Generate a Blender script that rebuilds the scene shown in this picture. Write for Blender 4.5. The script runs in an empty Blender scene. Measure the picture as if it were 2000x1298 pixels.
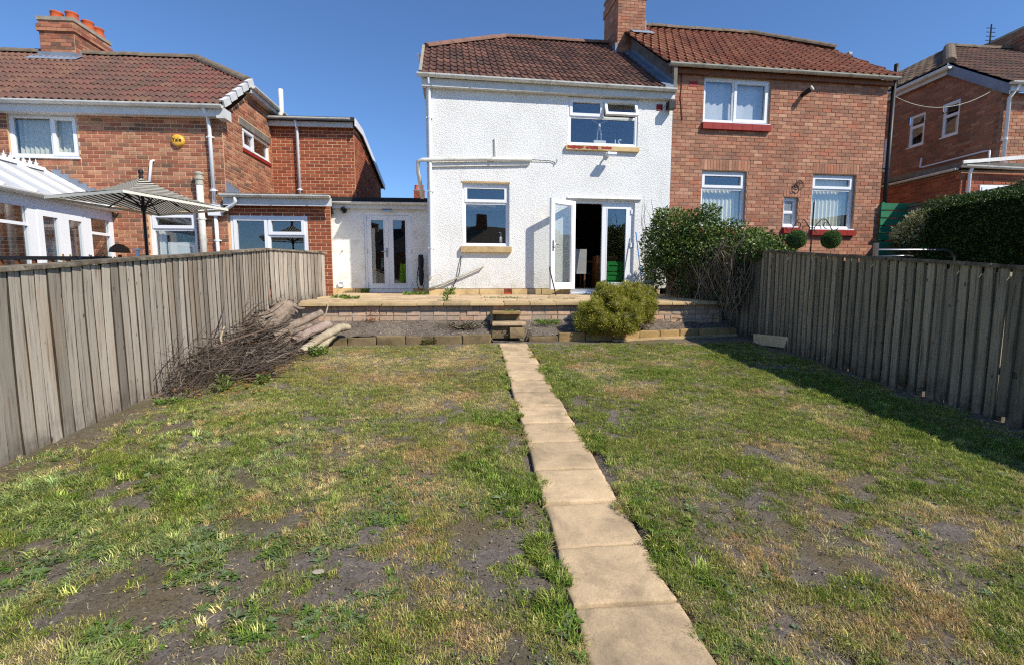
import bpy, math, random
import numpy as np
from mathutils import Vector, Matrix, Quaternion

# ------------------------------------------------------------------ camera, sky, sun, exposure
SC = bpy.context.scene
COL = SC.collection
cam_d = bpy.data.cameras.new('camera'); cam = bpy.data.objects.new('camera', cam_d); COL.objects.link(cam)
cam_d.sensor_width = 36.0; cam_d.lens = 16.74; cam_d.clip_start = 0.05; cam_d.clip_end = 1500
CAMP = Vector((0.0, 0.0, 1.45))
cam.location = CAMP
cam.rotation_euler = (math.radians(90 - 5.894), 0, math.radians(-4.525))
SC.camera = cam

SUN_TRAVEL = Vector((-0.755, 0.67, -1.0)).normalized()
world = bpy.data.worlds.new('World'); SC.world = world; world.use_nodes = True
wn = world.node_tree.nodes; wl = world.node_tree.links
sky = wn.new('ShaderNodeTexSky'); sky.sky_type = 'NISHITA'; sky.sun_disc = False
sky.sun_elevation = math.asin(-SUN_TRAVEL.z)
sky.sun_rotation = math.atan2(-SUN_TRAVEL.x, -SUN_TRAVEL.y)
sky.air_density = 0.95; sky.dust_density = 0.0; sky.ozone_density = 10.0; sky.altitude = 50
bg = wn['Background']; bg.inputs['Strength'].default_value = 0.15
wl.new(sky.outputs[0], bg.inputs['Color'])
sun_d = bpy.data.lights.new('sun', 'SUN'); sun_d.energy = 5.0; sun_d.angle = math.radians(0.55); sun_d.color = (1.0, 0.935, 0.835)
sun = bpy.data.objects.new('sun', sun_d); COL.objects.link(sun)
sun.rotation_euler = SUN_TRAVEL.to_track_quat('-Z', 'Y').to_euler()
sun.location = (12, -12, 20)
SC.view_settings.view_transform = 'Standard'; SC.view_settings.look = 'None'
SC.view_settings.exposure = 0.13; SC.view_settings.gamma = 1.0; SC.view_settings.use_curve_mapping = False
SC.cycles.max_bounces = 8; SC.cycles.diffuse_bounces = 3; SC.cycles.glossy_bounces = 3
SC.cycles.transmission_bounces = 4; SC.cycles.transparent_max_bounces = 10
SC.cycles.caustics_reflective = False; SC.cycles.caustics_refractive = False
SC.cycles.use_denoising = False; SC.cycles.sample_clamp_indirect = 3.0; SC.render.filter_size = 1.2; SC.cycles.filter_width = 1.2

RND = random.Random(7)
NP = np.random.default_rng(11)

# ------------------------------------------------------------------ helpers
def S(r, g, b):
    f = lambda c: (c/255/12.92) if c/255 <= .04045 else ((c/255+.055)/1.055)**2.4
    return (f(r), f(g), f(b), 1.0)
def mul(c, k): return (min(c[0]*k, 1), min(c[1]*k, 1), min(c[2]*k, 1), 1.0)

class NT:
    """small node-tree writer"""
    def __init__(s, name):
        s.m = bpy.data.materials.new(name); s.m.use_nodes = True
        s.n = s.m.node_tree.nodes; s.l = s.m.node_tree.links
        s.b = s.n['Principled BSDF']; s.out = s.n['Material Output']
    def new(s, t, **kw):
        x = s.n.new(t)
        for k, v in kw.items(): setattr(x, k, v)
        return x
    def lk(s, a, b): s.l.new(a, b)
    def pos(s, mode='world', scale=(1, 1, 1), rnd=False):
        if mode == 'world': o = s.new('ShaderNodeNewGeometry').outputs['Position']
        else: o = s.new('ShaderNodeTexCoord').outputs['Object']
        if rnd:
            oi = s.new('ShaderNodeObjectInfo')
            mm = s.new('ShaderNodeMath', operation='MULTIPLY'); mm.inputs[1].default_value = 37.7
            s.lk(oi.outputs['Random'], mm.inputs[0])
            cx = s.new('ShaderNodeCombineXYZ')
            for i in range(3): s.lk(mm.outputs[0], cx.inputs[i])
            ad = s.new('ShaderNodeVectorMath', operation='ADD'); s.lk(o, ad.inputs[0]); s.lk(cx.outputs[0], ad.inputs[1]); o = ad.outputs[0]
        if scale != (1, 1, 1):
            v = s.new('ShaderNodeVectorMath', operation='MULTIPLY'); v.inputs[1].default_value = scale
            s.lk(o, v.inputs[0]); o = v.outputs[0]
        return o
    def noise(s, vec, scale, detail=4, rough=.55, dist=0):
        x = s.new('ShaderNodeTexNoise'); x.inputs['Scale'].default_value = scale
        x.inputs['Detail'].default_value = detail; x.inputs['Roughness'].default_value = rough; x.inputs['Distortion'].default_value = dist
        s.lk(vec, x.inputs['Vector']); return x.outputs['Fac']
    def voro(s, vec, scale, out='Distance', feature='F1'):
        x = s.new('ShaderNodeTexVoronoi', feature=feature); x.inputs['Scale'].default_value = scale
        s.lk(vec, x.inputs['Vector']); return x.outputs[out]
    def ramp(s, fac, *stops):
        x = s.new('ShaderNodeValToRGB'); e = x.color_ramp.elements
        while len(e) < len(stops): e.new(.5)
        for el, (p, c) in zip(e, stops):
            el.position = p; el.color = c if hasattr(c, '__len__') else (c, c, c, 1)
        s.lk(fac, x.inputs[0]); return x.outputs[0]
    def mix(s, fac, a, b, mode='MIX'):
        x = s.new('ShaderNodeMix', data_type='RGBA', blend_type=mode)
        for sock, v in ((x.inputs[0], fac), (x.inputs[6], a), (x.inputs[7], b)):
            if hasattr(v, 'links'): s.lk(v, sock)
            else: sock.default_value = v
        return x.outputs[2]
    def bump(s, h, strength, dist):
        x = s.new('ShaderNodeBump'); x.inputs['Strength'].default_value = strength; x.inputs['Distance'].default_value = dist
        s.lk(h, x.inputs['Height']); s.lk(x.outputs[0], s.b.inputs['Normal']); return x
    def set(s, col=None, rough=.8, spec=.3, metal=0):
        if col is not None:
            if hasattr(col, 'links'): s.lk(col, s.b.inputs['Base Color'])
            else: s.b.inputs['Base Color'].default_value = col
        s.b.inputs['Roughness'].default_value = rough; s.b.inputs['Specular IOR Level'].default_value = spec
        s.b.inputs['Metallic'].default_value = metal
        return s.m

M = {}
def plain(name, col, rough=.6, var=.12, scale=3.0, spec=.3, bump=0, bscale=60, metal=0, dirt=None, mode='world'):
    t = NT(name); p = t.pos(mode, rnd=(mode != 'world'))
    c = t.mix(t.ramp(t.noise(p, scale, 5), (.3, 0.0), (.7, 1.0)), mul(col, 1-var), mul(col, 1+var))
    if dirt: c = t.mix(t.ramp(t.noise(p, scale*1.7, 6, .7), (.5, 0.0), (.75, .75)), c, dirt)
    if bump: t.bump(t.noise(p, bscale, 4), .6, bump)
    M[name] = t.set(c, rough, spec, metal); return M[name]

def tinted(name, rough=.85, var=.25, scale=30, bump=.003, bscale=90, spec=.2, streak=None, dirt=None, dscale=1.5, dfac=.6):
    """base colour from the piece's own 'col' attribute, broken up by noise"""
    t = NT(name); p = t.pos('world')
    a = t.new('ShaderNodeAttribute'); a.attribute_name = 'col'
    v = t.ramp(t.noise(p, scale, 5, .65), (.25, 1-var), (.75, 1+var))
    c = t.mix(1.0, a.outputs['Color'], v, 'MULTIPLY')
    if streak:
        q = t.pos('world', scale=streak)
        c = t.mix(t.ramp(t.noise(q, 9, 3), (.55, 0.0), (.75, .55)), c, (.12, .05, .03, 1))
    if dirt: c = t.mix(t.ramp(t.noise(p, dscale, 6, .7), (.48, 0.0), (.72, dfac)), c, dirt)
    if bump: t.bump(t.noise(p, bscale, 5, .6), .8, bump)
    M[name] = t.set(c, rough, spec); return M[name]

class MB:
    """collects faces; build() links them as ONE mesh object"""
    def __init__(s): s.v = []; s.f = []; s.m = []; s.c = []; s.anyc = False
    def poly(s, pts, m=0, col=None):
        n = len(s.v); s.v.extend([tuple(p) for p in pts]); s.f.append(tuple(range(n, n+len(pts)))); s.m.append(m); s.c.append(col); s.anyc |= col is not None
    def faces(s, pts, fs, m=0, col=None):
        n = len(s.v); s.v.extend([tuple(p) for p in pts])
        for f in fs: s.f.append(tuple(n+i for i in f)); s.m.append(m); s.c.append(col)
        s.anyc |= col is not None
    BOXF = ((0, 3, 2, 1), (4, 5, 6, 7), (0, 1, 5, 4), (1, 2, 6, 5), (2, 3, 7, 6), (3, 0, 4, 7))
    def box(s, x0, x1, y0, y1, z0, z1, m=0, col=None, T=None):
        p = [(x0, y0, z0), (x1, y0, z0), (x1, y1, z0), (x0, y1, z0), (x0, y0, z1), (x1, y0, z1), (x1, y1, z1), (x0, y1, z1)]
        if T is not None: p = [T @ Vector(q) for q in p]
        s.faces(p, s.BOXF, m, col)
    def pbox(s, P, u0, u1, v0, v1, w0, w1, m=0, col=None):
        p = [P(u0, v0, w1), P(u1, v0, w1), P(u1, v0, w0), P(u0, v0, w0), P(u0, v1, w1), P(u1, v1, w1), P(u1, v1, w0), P(u0, v1, w0)]
        s.faces(p, s.BOXF, m, col)
    def ring(s, P, u0, u1, v0, v1, t, w0, w1, m=0, tb=None):
        tb = t if tb is None else tb
        s.pbox(P, u0, u1, v0, v0+tb, w0, w1, m); s.pbox(P, u0, u1, v1-t, v1, w0, w1, m)
        s.pbox(P, u0, u0+t, v0+tb, v1-t, w0, w1, m); s.pbox(P, u1-t, u1, v0+tb, v1-t, w0, w1, m)
    def prism(s, poly, vec, m=0, col=None):
        n = len(poly); vec = Vector(vec); a = [Vector(p) for p in poly]; b = [p+vec for p in a]
        fs = [tuple(range(n))[::-1], tuple(range(n, 2*n))]+[(i, (i+1) % n, n+(i+1) % n, n+i) for i in range(n)]
        s.faces(a+b, fs, m, col)
    def tube(s, pts, r, n=8, m=0, col=None, caps=True, closed=False):
        pts = [Vector(p) for p in pts]; k = len(pts)
        rs = r if hasattr(r, '__len__') else [r]*k
        rings = []; up = None
        for i, p in enumerate(pts):
            if closed: d = pts[(i+1) % k]-pts[i-1]
            else: d = (pts[min(i+1, k-1)]-pts[max(i-1, 0)])
            if d.length < 1e-9: d = Vector((0, 0, 1))
            d.normalize()
            if up is None or abs(up.dot(d)) > .98: up = Vector((0, 0, 1)) if abs(d.z) < .9 else Vector((1, 0, 0))
            a = d.cross(up).normalized(); b = a.cross(d).normalized(); up = b
            rings.append([p+(a*math.cos(t)+b*math.sin(t))*rs[i] for t in (2*math.pi*j/n for j in range(n))])
        P = [q for rg in rings for q in rg]; fs = []
        for i in range(k if closed else k-1):
            i2 = (i+1) % k
            for j in range(n): fs.append((i*n+j, i*n+(j+1) % n, i2*n+(j+1) % n, i2*n+j))
        if caps and not closed: fs += [tuple(range(n))[::-1], tuple((k-1)*n+j for j in range(n))]
        s.faces(P, fs, m, col)
    def lathe(s, prof, n=20, T=None, m=0, col=None):
        T = T or Matrix(); P = []
        for r, z in prof:
            for j in range(n): P.append(T @ Vector((r*math.cos(2*math.pi*j/n), r*math.sin(2*math.pi*j/n), z)))
        fs = [(i*n+j, i*n+(j+1) % n, (i+1)*n+(j+1) % n, (i+1)*n+j) for i in range(len(prof)-1) for j in range(n)]
        s.faces(P, fs, m, col)
    def mesh(s, name, mats, smooth=False):
        me = bpy.data.meshes.new(name); me.from_pydata(s.v, [], s.f)
        for mt in (mats if isinstance(mats, (list, tuple)) else [mats]): me.materials.append(M[mt] if isinstance(mt, str) else mt)
        if any(s.m): me.polygons.foreach_set('material_index', s.m)
        if s.anyc:
            at = me.attributes.new('col', 'FLOAT_COLOR', 'FACE')
            at.data.foreach_set('color', [x for c in s.c for x in (c or (1, 1, 1, 1))])
        if smooth: me.polygons.foreach_set('use_smooth', [True]*len(me.polygons))
        me.update(); return me
    def build(s, name, mats, parent=None, smooth=False, loc=None, rot=None):
        return link(name, s.mesh(name, mats, smooth), parent, loc, rot)

def link(name, data, parent=None, loc=None, rot=None, scale=None):
    o = bpy.data.objects.new(name, data); COL.objects.link(o)
    if parent is not None: o.parent = parent
    if loc is not None: o.location = loc
    if rot is not None: o.rotation_euler = rot
    if scale is not None: o.scale = scale
    return o
def tag(o, label, cat, group=None):
    o['label'] = label; o['category'] = cat
    if group: o['group'] = group
    return o
def thing(name, label, cat, loc=(0, 0, 0), rz=0, group=None):
    o = link(name, None, None, loc, (0, 0, rz)); o.empty_display_size = .1
    return tag(o, label, cat, group)
def kind(o, k): o['kind'] = k; return o
def npmesh(name, v, f, mat, col=None, smooth=False):
    """big mesh from numpy arrays; f is (n,3) or (n,4); col per face"""
    v = np.asarray(v, np.float32); f = np.asarray(f, np.int32); k = f.shape[1]
    me = bpy.data.meshes.new(name); me.vertices.add(len(v)); me.vertices.foreach_set('co', v.ravel())
    me.loops.add(f.size); me.loops.foreach_set('vertex_index', f.ravel())
    me.polygons.add(len(f)); me.polygons.foreach_set('loop_start', np.arange(0, f.size, k, dtype=np.int32))
    me.polygons.foreach_set('loop_total', np.full(len(f), k, np.int32))
    me.materials.append(M[mat])
    if col is not None:
        at = me.attributes.new('col', 'FLOAT_COLOR', 'FACE')
        c = np.ones((len(f), 4), np.float32); c[:, :3] = np.asarray(col)[:, :3]; at.data.foreach_set('color', c.ravel())
    if smooth: me.polygons.foreach_set('use_smooth', [True]*len(f))
    me.update(calc_edges=True); me.validate(); return me

class Noise2:
    def __init__(s, seed): s.g = np.random.default_rng(seed).random((256, 256))
    def one(s, x, y):
        xi = np.floor(x).astype(int); yi = np.floor(y).astype(int); fx = x-xi; fy = y-yi
        fx = fx*fx*(3-2*fx); fy = fy*fy*(3-2*fy); g = s.g
        a = g[xi % 256, yi % 256]; b = g[(xi+1) % 256, yi % 256]; c = g[xi % 256, (yi+1) % 256]; d = g[(xi+1) % 256, (yi+1) % 256]
        return (a*(1-fx)+b*fx)*(1-fy)+(c*(1-fx)+d*fx)*fy
    def fbm(s, x, y, sc, o=4, gain=.55):
        x = np.asarray(x, float)*sc; y = np.asarray(y, float)*sc; t = 0; a = 1; n = 0
        for i in range(o): t = t+a*s.one(x+i*17.3, y+i*9.1); n += a; a *= gain; x = x*2; y = y*2
        return t/n
def sstep(a, b, x): t = np.clip((np.asarray(x, float)-a)/(b-a), 0, 1); return t*t*(3-2*t)
# ------------------------------------------------------------------ materials
tinted('brick', .88, .26, 26, .004, 110, .15, dirt=(.13, .085, .06, 1), dscale=1.3, dfac=.5)
tinted('brick_new', .85, .12, 30, .002, 110, .2)
tinted('tile', .8, .22, 14, .003, 70, .25, dirt=(.09, .085, .06, 1), dscale=2.2, dfac=.45)
tinted('leaf', .45, .18, 8, 0, 60, .5)
tinted('blade', .6, .12, 20, 0, 60, .3)
tinted('twig', .85, .3, 25, .002, 80, .2)
tinted('block', .9, .22, 22, .005, 70, .15, dirt=(.24, .21, .17, 1), dscale=2.0, dfac=.45)
for nm in ('leaf', 'blade'):       # thin plant tissue lets some light through
    mt = M[nm]; n = mt.node_tree.nodes; l = mt.node_tree.links; b = n['Principled BSDF']
    tr = n.new('ShaderNodeBsdfTranslucent'); mx = n.new('ShaderNodeMixShader'); mx.inputs[0].default_value = .28
    l.new(b.inputs['Base Color'].links[0].from_socket, tr.inputs['Color'])
    l.new(b.outputs[0], mx.inputs[1]); l.new(tr.outputs[0], mx.inputs[2]); l.new(mx.outputs[0], n['Material Output'].inputs['Surface'])

plain('mortar_warm', S(214, 180, 140), .95, .14, 6, .1, .003, 140)
plain('mortar_grey', S(160, 132, 110), .95, .2, 5, .1, .004, 120)
plain('mortar_new', S(226, 190, 150), .95, .08, 6, .1, .002, 140)
plain('upvc', S(236, 238, 240), .32, .03, 2, .45)
plain('gutter', S(222, 220, 210), .45, .05, 2.5, .4, dirt=S(150, 140, 118))
plain('gutter_old', S(186, 182, 164), .55, .08, 3, .35, dirt=S(110, 102, 84))
plain('fascia', S(214, 214, 210), .5, .05, 2, .35, dirt=S(186, 182, 172))
plain('smooth_white', S(238, 237, 232), .85, .05, 2.2, .2, .002, 90, dirt=S(190, 185, 170))
plain('white_paint', S(232, 230, 224), .6, .06, 3, .3, dirt=S(176, 166, 146))
plain('lead', S(128, 138, 152), .55, .18, 3, .4, .002, 20)
plain('felt', S(52, 52, 54), .9, .2, 4, .2, .002, 120)
plain('ridge', S(122, 108, 92), .95, .3, 7, .15, .006, 45, dirt=S(90, 84, 66))
plain('ridge_red', S(134, 102, 88), .92, .22, 7, .15, .005, 45, dirt=S(100, 88, 70))
plain('render_grey', S(128, 122, 112), .95, .2, 4, .1, .006, 40, dirt=S(84, 78, 68))
plain('terracotta', S(196, 96, 56), .75, .15, 6, .2, .002, 60, dirt=S(150, 78, 50))
plain('cement', S(158, 148, 132), .95, .2, 8, .1, .006, 50)
plain('timber_grey', S(118, 112, 104), .85, .25, 8, .15, .003, 60)
plain('red_paint', S(152, 44, 34), .55, .15, 6, .3, .002, 50, dirt=S(120, 40, 30))
plain('black', S(22, 22, 24), .5, .2, 5, .4)
plain('iron', S(30, 28, 28), .55, .2, 20, .4, .001, 120)
plain('steel', S(150, 150, 150), .35, .1, 8, .5, metal=.8)
plain('brass', S(190, 150, 70), .35, .1, 8, .5, metal=.8)
plain('chrome', S(170, 172, 176), .25, .05, 8, .5, metal=.9)
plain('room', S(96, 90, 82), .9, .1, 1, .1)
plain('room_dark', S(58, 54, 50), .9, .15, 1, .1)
plain('carpet', S(48, 44, 42), .95, .2, 20, .05)
plain('blind', S(224, 222, 206), .75, .05, 3, .2)
plain('curtain', S(214, 216, 222), .85, .05, 3, .15)
plain('grey_fabric', S(176, 174, 170), .8, .08, 8, .2)
plain('wood_brown', S(122, 74, 40), .5, .2, 6, .35)
plain('green_plastic', S(30, 120, 52), .4, .1, 4, .45)
plain('blue_plastic', S(70, 130, 200), .4, .1, 6, .4)
plain('hivis', S(170, 220, 40), .7, .1, 8, .2)
plain('yellow_case', S(236, 178, 66), .4, .05, 4, .4)
plain('green_paint', S(46, 122, 84), .65, .14, 6, .3, .002, 60, dirt=S(36, 92, 66))
plain('white_glossy', S(240, 240, 240), .3, .03, 4, .5)
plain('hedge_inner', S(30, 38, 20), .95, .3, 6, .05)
plain('pale_wood', S(224, 202, 160), .8, .12, 5, .2, .002, 60, dirt=S(180, 156, 118))
plain('pot', S(104, 80, 62), .8, .2, 8, .2)

t = NT('glass'); n = t.n; n.remove(t.b)
tr = t.new('ShaderNodeBsdfTransparent'); tr.inputs['Color'].default_value = (.95, .97, .96, 1)
gl = t.new('ShaderNodeBsdfGlossy'); gl.inputs['Roughness'].default_value = .015; gl.inputs['Color'].default_value = (.95, .97, 1, 1)
lw_ = t.new('ShaderNodeLayerWeight'); lw_.inputs['Blend'].default_value = .5
pw = t.new('ShaderNodeMath', operation='POWER'); pw.inputs[1].default_value = 5.0; t.lk(lw_.outputs['Facing'], pw.inputs[0])
fr = t.new('ShaderNodeMath', operation='MULTIPLY_ADD'); fr.inputs[1].default_value = .88; fr.inputs[2].default_value = .10; t.lk(pw.outputs[0], fr.inputs[0])
bp = t.new('ShaderNodeBump'); bp.inputs['Strength'].default_value = .05; bp.inputs['Distance'].default_value = .02
t.lk(t.noise(t.pos('world'), 1.6, 2), bp.inputs['Height']); t.lk(bp.outputs[0], gl.inputs['Normal'])
mx = t.new('ShaderNodeMixShader'); t.lk(fr.outputs[0], mx.inputs[0]); t.lk(tr.outputs[0], mx.inputs[1]); t.lk(gl.outputs[0], mx.inputs[2]); t.lk(mx.outputs[0], t.out.inputs['Surface'])
M['glass'] = t.m
t = NT('frosted'); n = t.n; n.remove(t.b)
d = t.new('ShaderNodeBsdfDiffuse'); d.inputs['Color'].default_value = S(120, 124, 122); gl = t.new('ShaderNodeBsdfGlossy'); gl.inputs['Roughness'].default_value = .25
mx = t.new('ShaderNodeMixShader'); mx.inputs[0].default_value = .25; bp = t.new('ShaderNodeBump'); bp.inputs['Strength'].default_value = .6; bp.inputs['Distance'].default_value = .01
t.lk(t.voro(t.pos('world'), 45), bp.inputs['Height']); t.lk(bp.outputs[0], gl.inputs['Normal'])
t.lk(d.outputs[0], mx.inputs[1]); t.lk(gl.outputs[0], mx.inputs[2]); t.lk(mx.outputs[0], t.out.inputs['Surface']); M['frosted'] = t.m

# pebble-dashed white masonry: stones of a centimetre or two stand out of the paint
t = NT('roughcast'); p = t.pos('world')
v1 = t.voro(p, 58, feature='SMOOTH_F1'); v2 = t.noise(p, 46, 5, .7); h = t.mix(.55, t.ramp(v1, (.0, 1.0), (.55, 0.0)), v2)
c = t.mix(t.ramp(t.noise(p, 1.3, 6, .65), (.35, 0.0), (.75, 1.0)), S(242, 242, 238), S(228, 227, 221))
c = t.mix(t.ramp(t.noise(t.pos('world', (1.2, 1.2, .25)), 2.2, 6, .7), (.55, 0.0), (.80, .45)), c, S(178, 170, 154))
sz = t.new('ShaderNodeSeparateXYZ'); t.lk(p, sz.inputs[0])
lo = t.ramp(t.mix(.5, t.ramp(sz.outputs['Z'], (0, 0.0), (1, 1.0)), t.noise(p, 2.6, 6, .7)), (0, 0.0), (1, 1.0))
mr = t.new('ShaderNodeMapRange'); mr.inputs['From Min'].default_value = 1.33; mr.inputs['From Max'].default_value = 1.95; mr.inputs['To Min'].default_value = 1; mr.inputs['To Max'].default_value = 0; t.lk(sz.outputs['Z'], mr.inputs['Value'])
mm_ = t.new('ShaderNodeMath', operation='MULTIPLY'); t.lk(mr.outputs[0], mm_.inputs[0]); t.lk(t.ramp(t.noise(p, 3.2, 6, .7), (.38, 0.0), (.7, .7)), mm_.inputs[1])
c = t.mix(mm_.outputs[0], c, S(176, 166, 142))
t.bump(h, 1.0, .016); M['roughcast'] = t.set(c, .9, .15)

def stone(name, col, dark, var=.16, rough=.9, bump=.006, sc=1.0):
    t = NT(name); p = t.pos('world')
    c = t.mix(t.ramp(t.noise(p, 5*sc, 6, .65), (.3, 0.0), (.72, 1.0)), mul(col, 1-var), mul(col, 1+var))
    c = t.mix(t.ramp(t.noise(p, 2.1*sc, 7, .72, .6), (.47, 0.0), (.72, .85)), c, dark)
    c = t.mix(t.ramp(t.voro(p, 24*sc), (.0, .9), (.09, .0)), c, mul(dark, .6))
    c = t.mix(t.ramp(t.noise(p, 120*sc, 3), (.3, .3), (.55, .0)), c, mul(dark, .8))
    oi = t.new('ShaderNodeObjectInfo'); c = t.mix(1.0, c, t.ramp(oi.outputs['Random'], (0, .84), (1, 1.1)), 'MULTIPLY')
    t.bump(t.mix(.2, t.noise(p, 22*sc, 8, .68, .5), t.noise(p, 7*sc, 4, .5, 2.2)), .8, bump*1.1); M[name] = t.set(c, rough, .18)
stone('slab', S(204, 178, 140), S(124, 109, 90), .18)
stone('coping', S(198, 172, 128), S(128, 114, 88))
stone('sandstone', S(214, 186, 136), S(160, 132, 92), bump=.003)
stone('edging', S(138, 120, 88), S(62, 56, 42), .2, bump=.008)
stone('edging_lit', S(176, 146, 98), S(78, 70, 50), .2, bump=.008)  # brighter copy of edging, sunlight put into its colour
stone('slate', S(52, 52, 46), S(30, 34, 26), .2, bump=.006)

def timber(name, a, b, warm, dark, kn=1.0):
    """weathered sawn board, grain along local Z, every board its own tone"""
    t = NT(name); p = t.pos('obj', rnd=True)
    q = t.new('ShaderNodeVectorMath', operation='MULTIPLY'); q.inputs[1].default_value = (22, 22, 1.1); t.lk(p, q.inputs[0])
    g = t.noise(q.outputs[0], 2.2, 6, .7, .35)
    c = t.mix(t.ramp(g, (.3, 0.0), (.7, 1.0)), a, b)
    c = t.mix(t.ramp(g, (.30, .85), (.44, 0.0)), c, dark)
    oi = t.new('ShaderNodeObjectInfo'); c = t.mix(1.0, c, t.ramp(oi.outputs['Random'], (0, .58), (.25, .86), (.6, 1.0), (1, 1.22)), 'MULTIPLY')
    r = t.pos('obj', scale=(5, 5, .9), rnd=True)
    c = t.mix(t.ramp(t.noise(r, 1.0, 4), (.52, 0.0), (.78, .6)), c, warm)
    k = t.pos('obj', scale=(9, 9, 5.5), rnd=True)
    c = t.mix(t.ramp(t.voro(k, 1.0), (.0, .95), (.045*kn, .8), (.11*kn, 0.0)), c, (.035, .027, .02, 1))
    s = t.pos('world', scale=(1, 1, 1)); c = t.mix(t.ramp(t.noise(s, 1.1, 5, .6), (.55, 0.0), (.8, .4)), c, mul(dark, 1.4))
    sz = t.new('ShaderNodeSeparateXYZ'); tc = t.new('ShaderNodeTexCoord'); t.lk(tc.outputs['Object'], sz.inputs[0])
    lowf = t.ramp(sz.outputs['Z'], (0, 1.0), (.07, .75), (.22, 0.0)); nf = t.ramp(t.noise(t.pos('world'), 7, 5, .7), (.32, 0.0), (.62, .9))
    fm = t.new('ShaderNodeMath', operation='MULTIPLY'); t.lk(lowf, fm.inputs[0]); t.lk(nf, fm.inputs[1])
    c = t.mix(fm.outputs[0], c, mul(dark, .95)); t.bump(g, .7, .006); M[name] = t.set(c, .9, .12)
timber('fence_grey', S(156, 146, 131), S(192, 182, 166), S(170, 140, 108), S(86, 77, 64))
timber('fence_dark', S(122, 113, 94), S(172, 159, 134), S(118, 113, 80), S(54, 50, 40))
plain('board_edge_shade', S(74, 64, 52), .95, .3, 8, .05)  # dark colour on board edges stands in for shadowed cracks between boards
timber('rail_grey', S(132, 124, 108), S(166, 156, 136), S(140, 120, 94), S(74, 66, 54))

def bark(name, a, b, m):
    t = NT(name); p = t.pos('obj', rnd=True)
    c = t.mix(t.ramp(t.noise(p, 9, 6, .7), (.3, 0.0), (.7, 1.0)), a, b)
    c = t.mix(t.ramp(t.noise(p, 3.4, 5), (.55, 0.0), (.75, .85)), c, m)
    t.bump(t.noise(p, 26, 6, .7, .8), .9, .012); M[name] = t.set(c, .92, .1)
bark('bark', S(112, 96, 82), S(168, 150, 132), S(140, 134, 116))
bark('bark_pale', S(160, 144, 116), S(198, 186, 160), S(132, 116, 92))
bark('bark_pink', S(134, 112, 98), S(182, 164, 150), S(106, 84, 72))
bark('cut_wood', S(150, 122, 76), S(190, 160, 106), S(110, 96, 40))

# soil and ground
def soil(name, a, b, dry, sc=1.0):
    t = NT(name); p = t.pos('world')
    c = t.mix(t.ramp(t.noise(p, 14*sc, 8, .7), (.3, 0.0), (.7, 1.0)), a, b)
    c = t.mix(t.ramp(t.noise(p, 1.4*sc, 5, .6), (.45, 0.0), (.7, .8)), c, dry)
    c = t.mix(t.ramp(t.voro(p, 60*sc, 'Distance'), (.0, .85), (.13, .0)), c, S(150, 142, 132))
    t.bump(t.noise(p, 55*sc, 9, .75), 1.0, .02); M[name] = t.set(c, .97, .06)
soil('soil', S(66, 58, 52), S(98, 88, 80), S(112, 98, 82))
soil('soil_bed', S(86, 77, 69), S(130, 119, 107), S(146, 134, 118), 1.3)
t = NT('ground'); p = t.pos('world')
c = t.mix(t.ramp(t.noise(p, 14, 8, .7), (.3, 0.0), (.7, 1.0)), S(110, 101, 93), S(150, 140, 129))
c = t.mix(t.ramp(t.noise(p, 2.0, 6, .65), (.42, 0.0), (.62, .85)), c, S(124, 110, 80))
c = t.mix(t.ramp(t.noise(p, .9, 5, .6), (.5, 0.0), (.7, .6)), c, S(92, 92, 54))
c = t.mix(t.ramp(t.voro(p, 75), (.0, .6), (.12, .0)), c, S(150, 142, 130))
c = t.mix(t.ramp(t.noise(p, 70, 5, .75), (.36, .7), (.5, .0)), c, S(70, 63, 57))
t.bump(t.noise(p, 34, 10, .78), 1.0, .024); M['ground'] = t.set(c, .97, .05)

# grass: the colour of each tuft comes from where it grows
t = NT('grass'); a = t.new('ShaderNodeAttribute', attribute_type='INSTANCER'); a.attribute_name = 'tint'
bc = t.new('ShaderNodeAttribute'); bc.attribute_name = 'col'
c = t.mix(1.0, a.outputs['Color'], bc.outputs['Color'], 'MULTIPLY')
t.set(c, .55, .25); trn = t.new('ShaderNodeBsdfTranslucent'); t.lk(c, trn.inputs['Color'])
mx = t.new('ShaderNodeMixShader'); mx.inputs[0].default_value = .3; t.lk(t.b.outputs[0], mx.inputs[1]); t.lk(trn.outputs[0], mx.inputs[2]); t.lk(mx.outputs[0], t.out.inputs['Surface']); M['grass'] = t.m
t = NT('pebble'); a = t.new('ShaderNodeAttribute', attribute_type='INSTANCER'); a.attribute_name = 'tint'
c = t.mix(t.noise(t.pos('obj'), 3, 4), a.outputs['Color'], mul(S(90, 84, 76), 1), 'MIX'); M['pebble'] = t.set(a.outputs['Color'], .9, .1)
# striped parasol cloth (woven stripes, colour of the cloth itself)
t = NT('stripe'); p = t.pos('obj')
w = t.new('ShaderNodeTexWave', wave_type='BANDS', bands_direction='X'); w.inputs['Scale'].default_value = 6.2; t.lk(p, w.inputs['Vector'])
c = t.mix(t.ramp(w.outputs['Fac'], (.45, 0.0), (.55, 1.0)), S(44, 42, 38), S(222, 216, 198)); t.set(c, .85, .1)
trn = t.new('ShaderNodeBsdfTranslucent'); t.lk(c, trn.inputs['Color']); mx = t.new('ShaderNodeMixShader'); mx.inputs[0].default_value = .35
t.lk(t.b.outputs[0], mx.inputs[1]); t.lk(trn.outputs[0], mx.inputs[2]); t.lk(mx.outputs[0], t.out.inputs['Surface']); M['stripe'] = t.m
t = NT('polycarb'); t.set(S(226, 230, 234), .35, .4); trn = t.new('ShaderNodeBsdfTranslucent'); trn.inputs['Color'].default_value = S(220, 226, 232)
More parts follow.
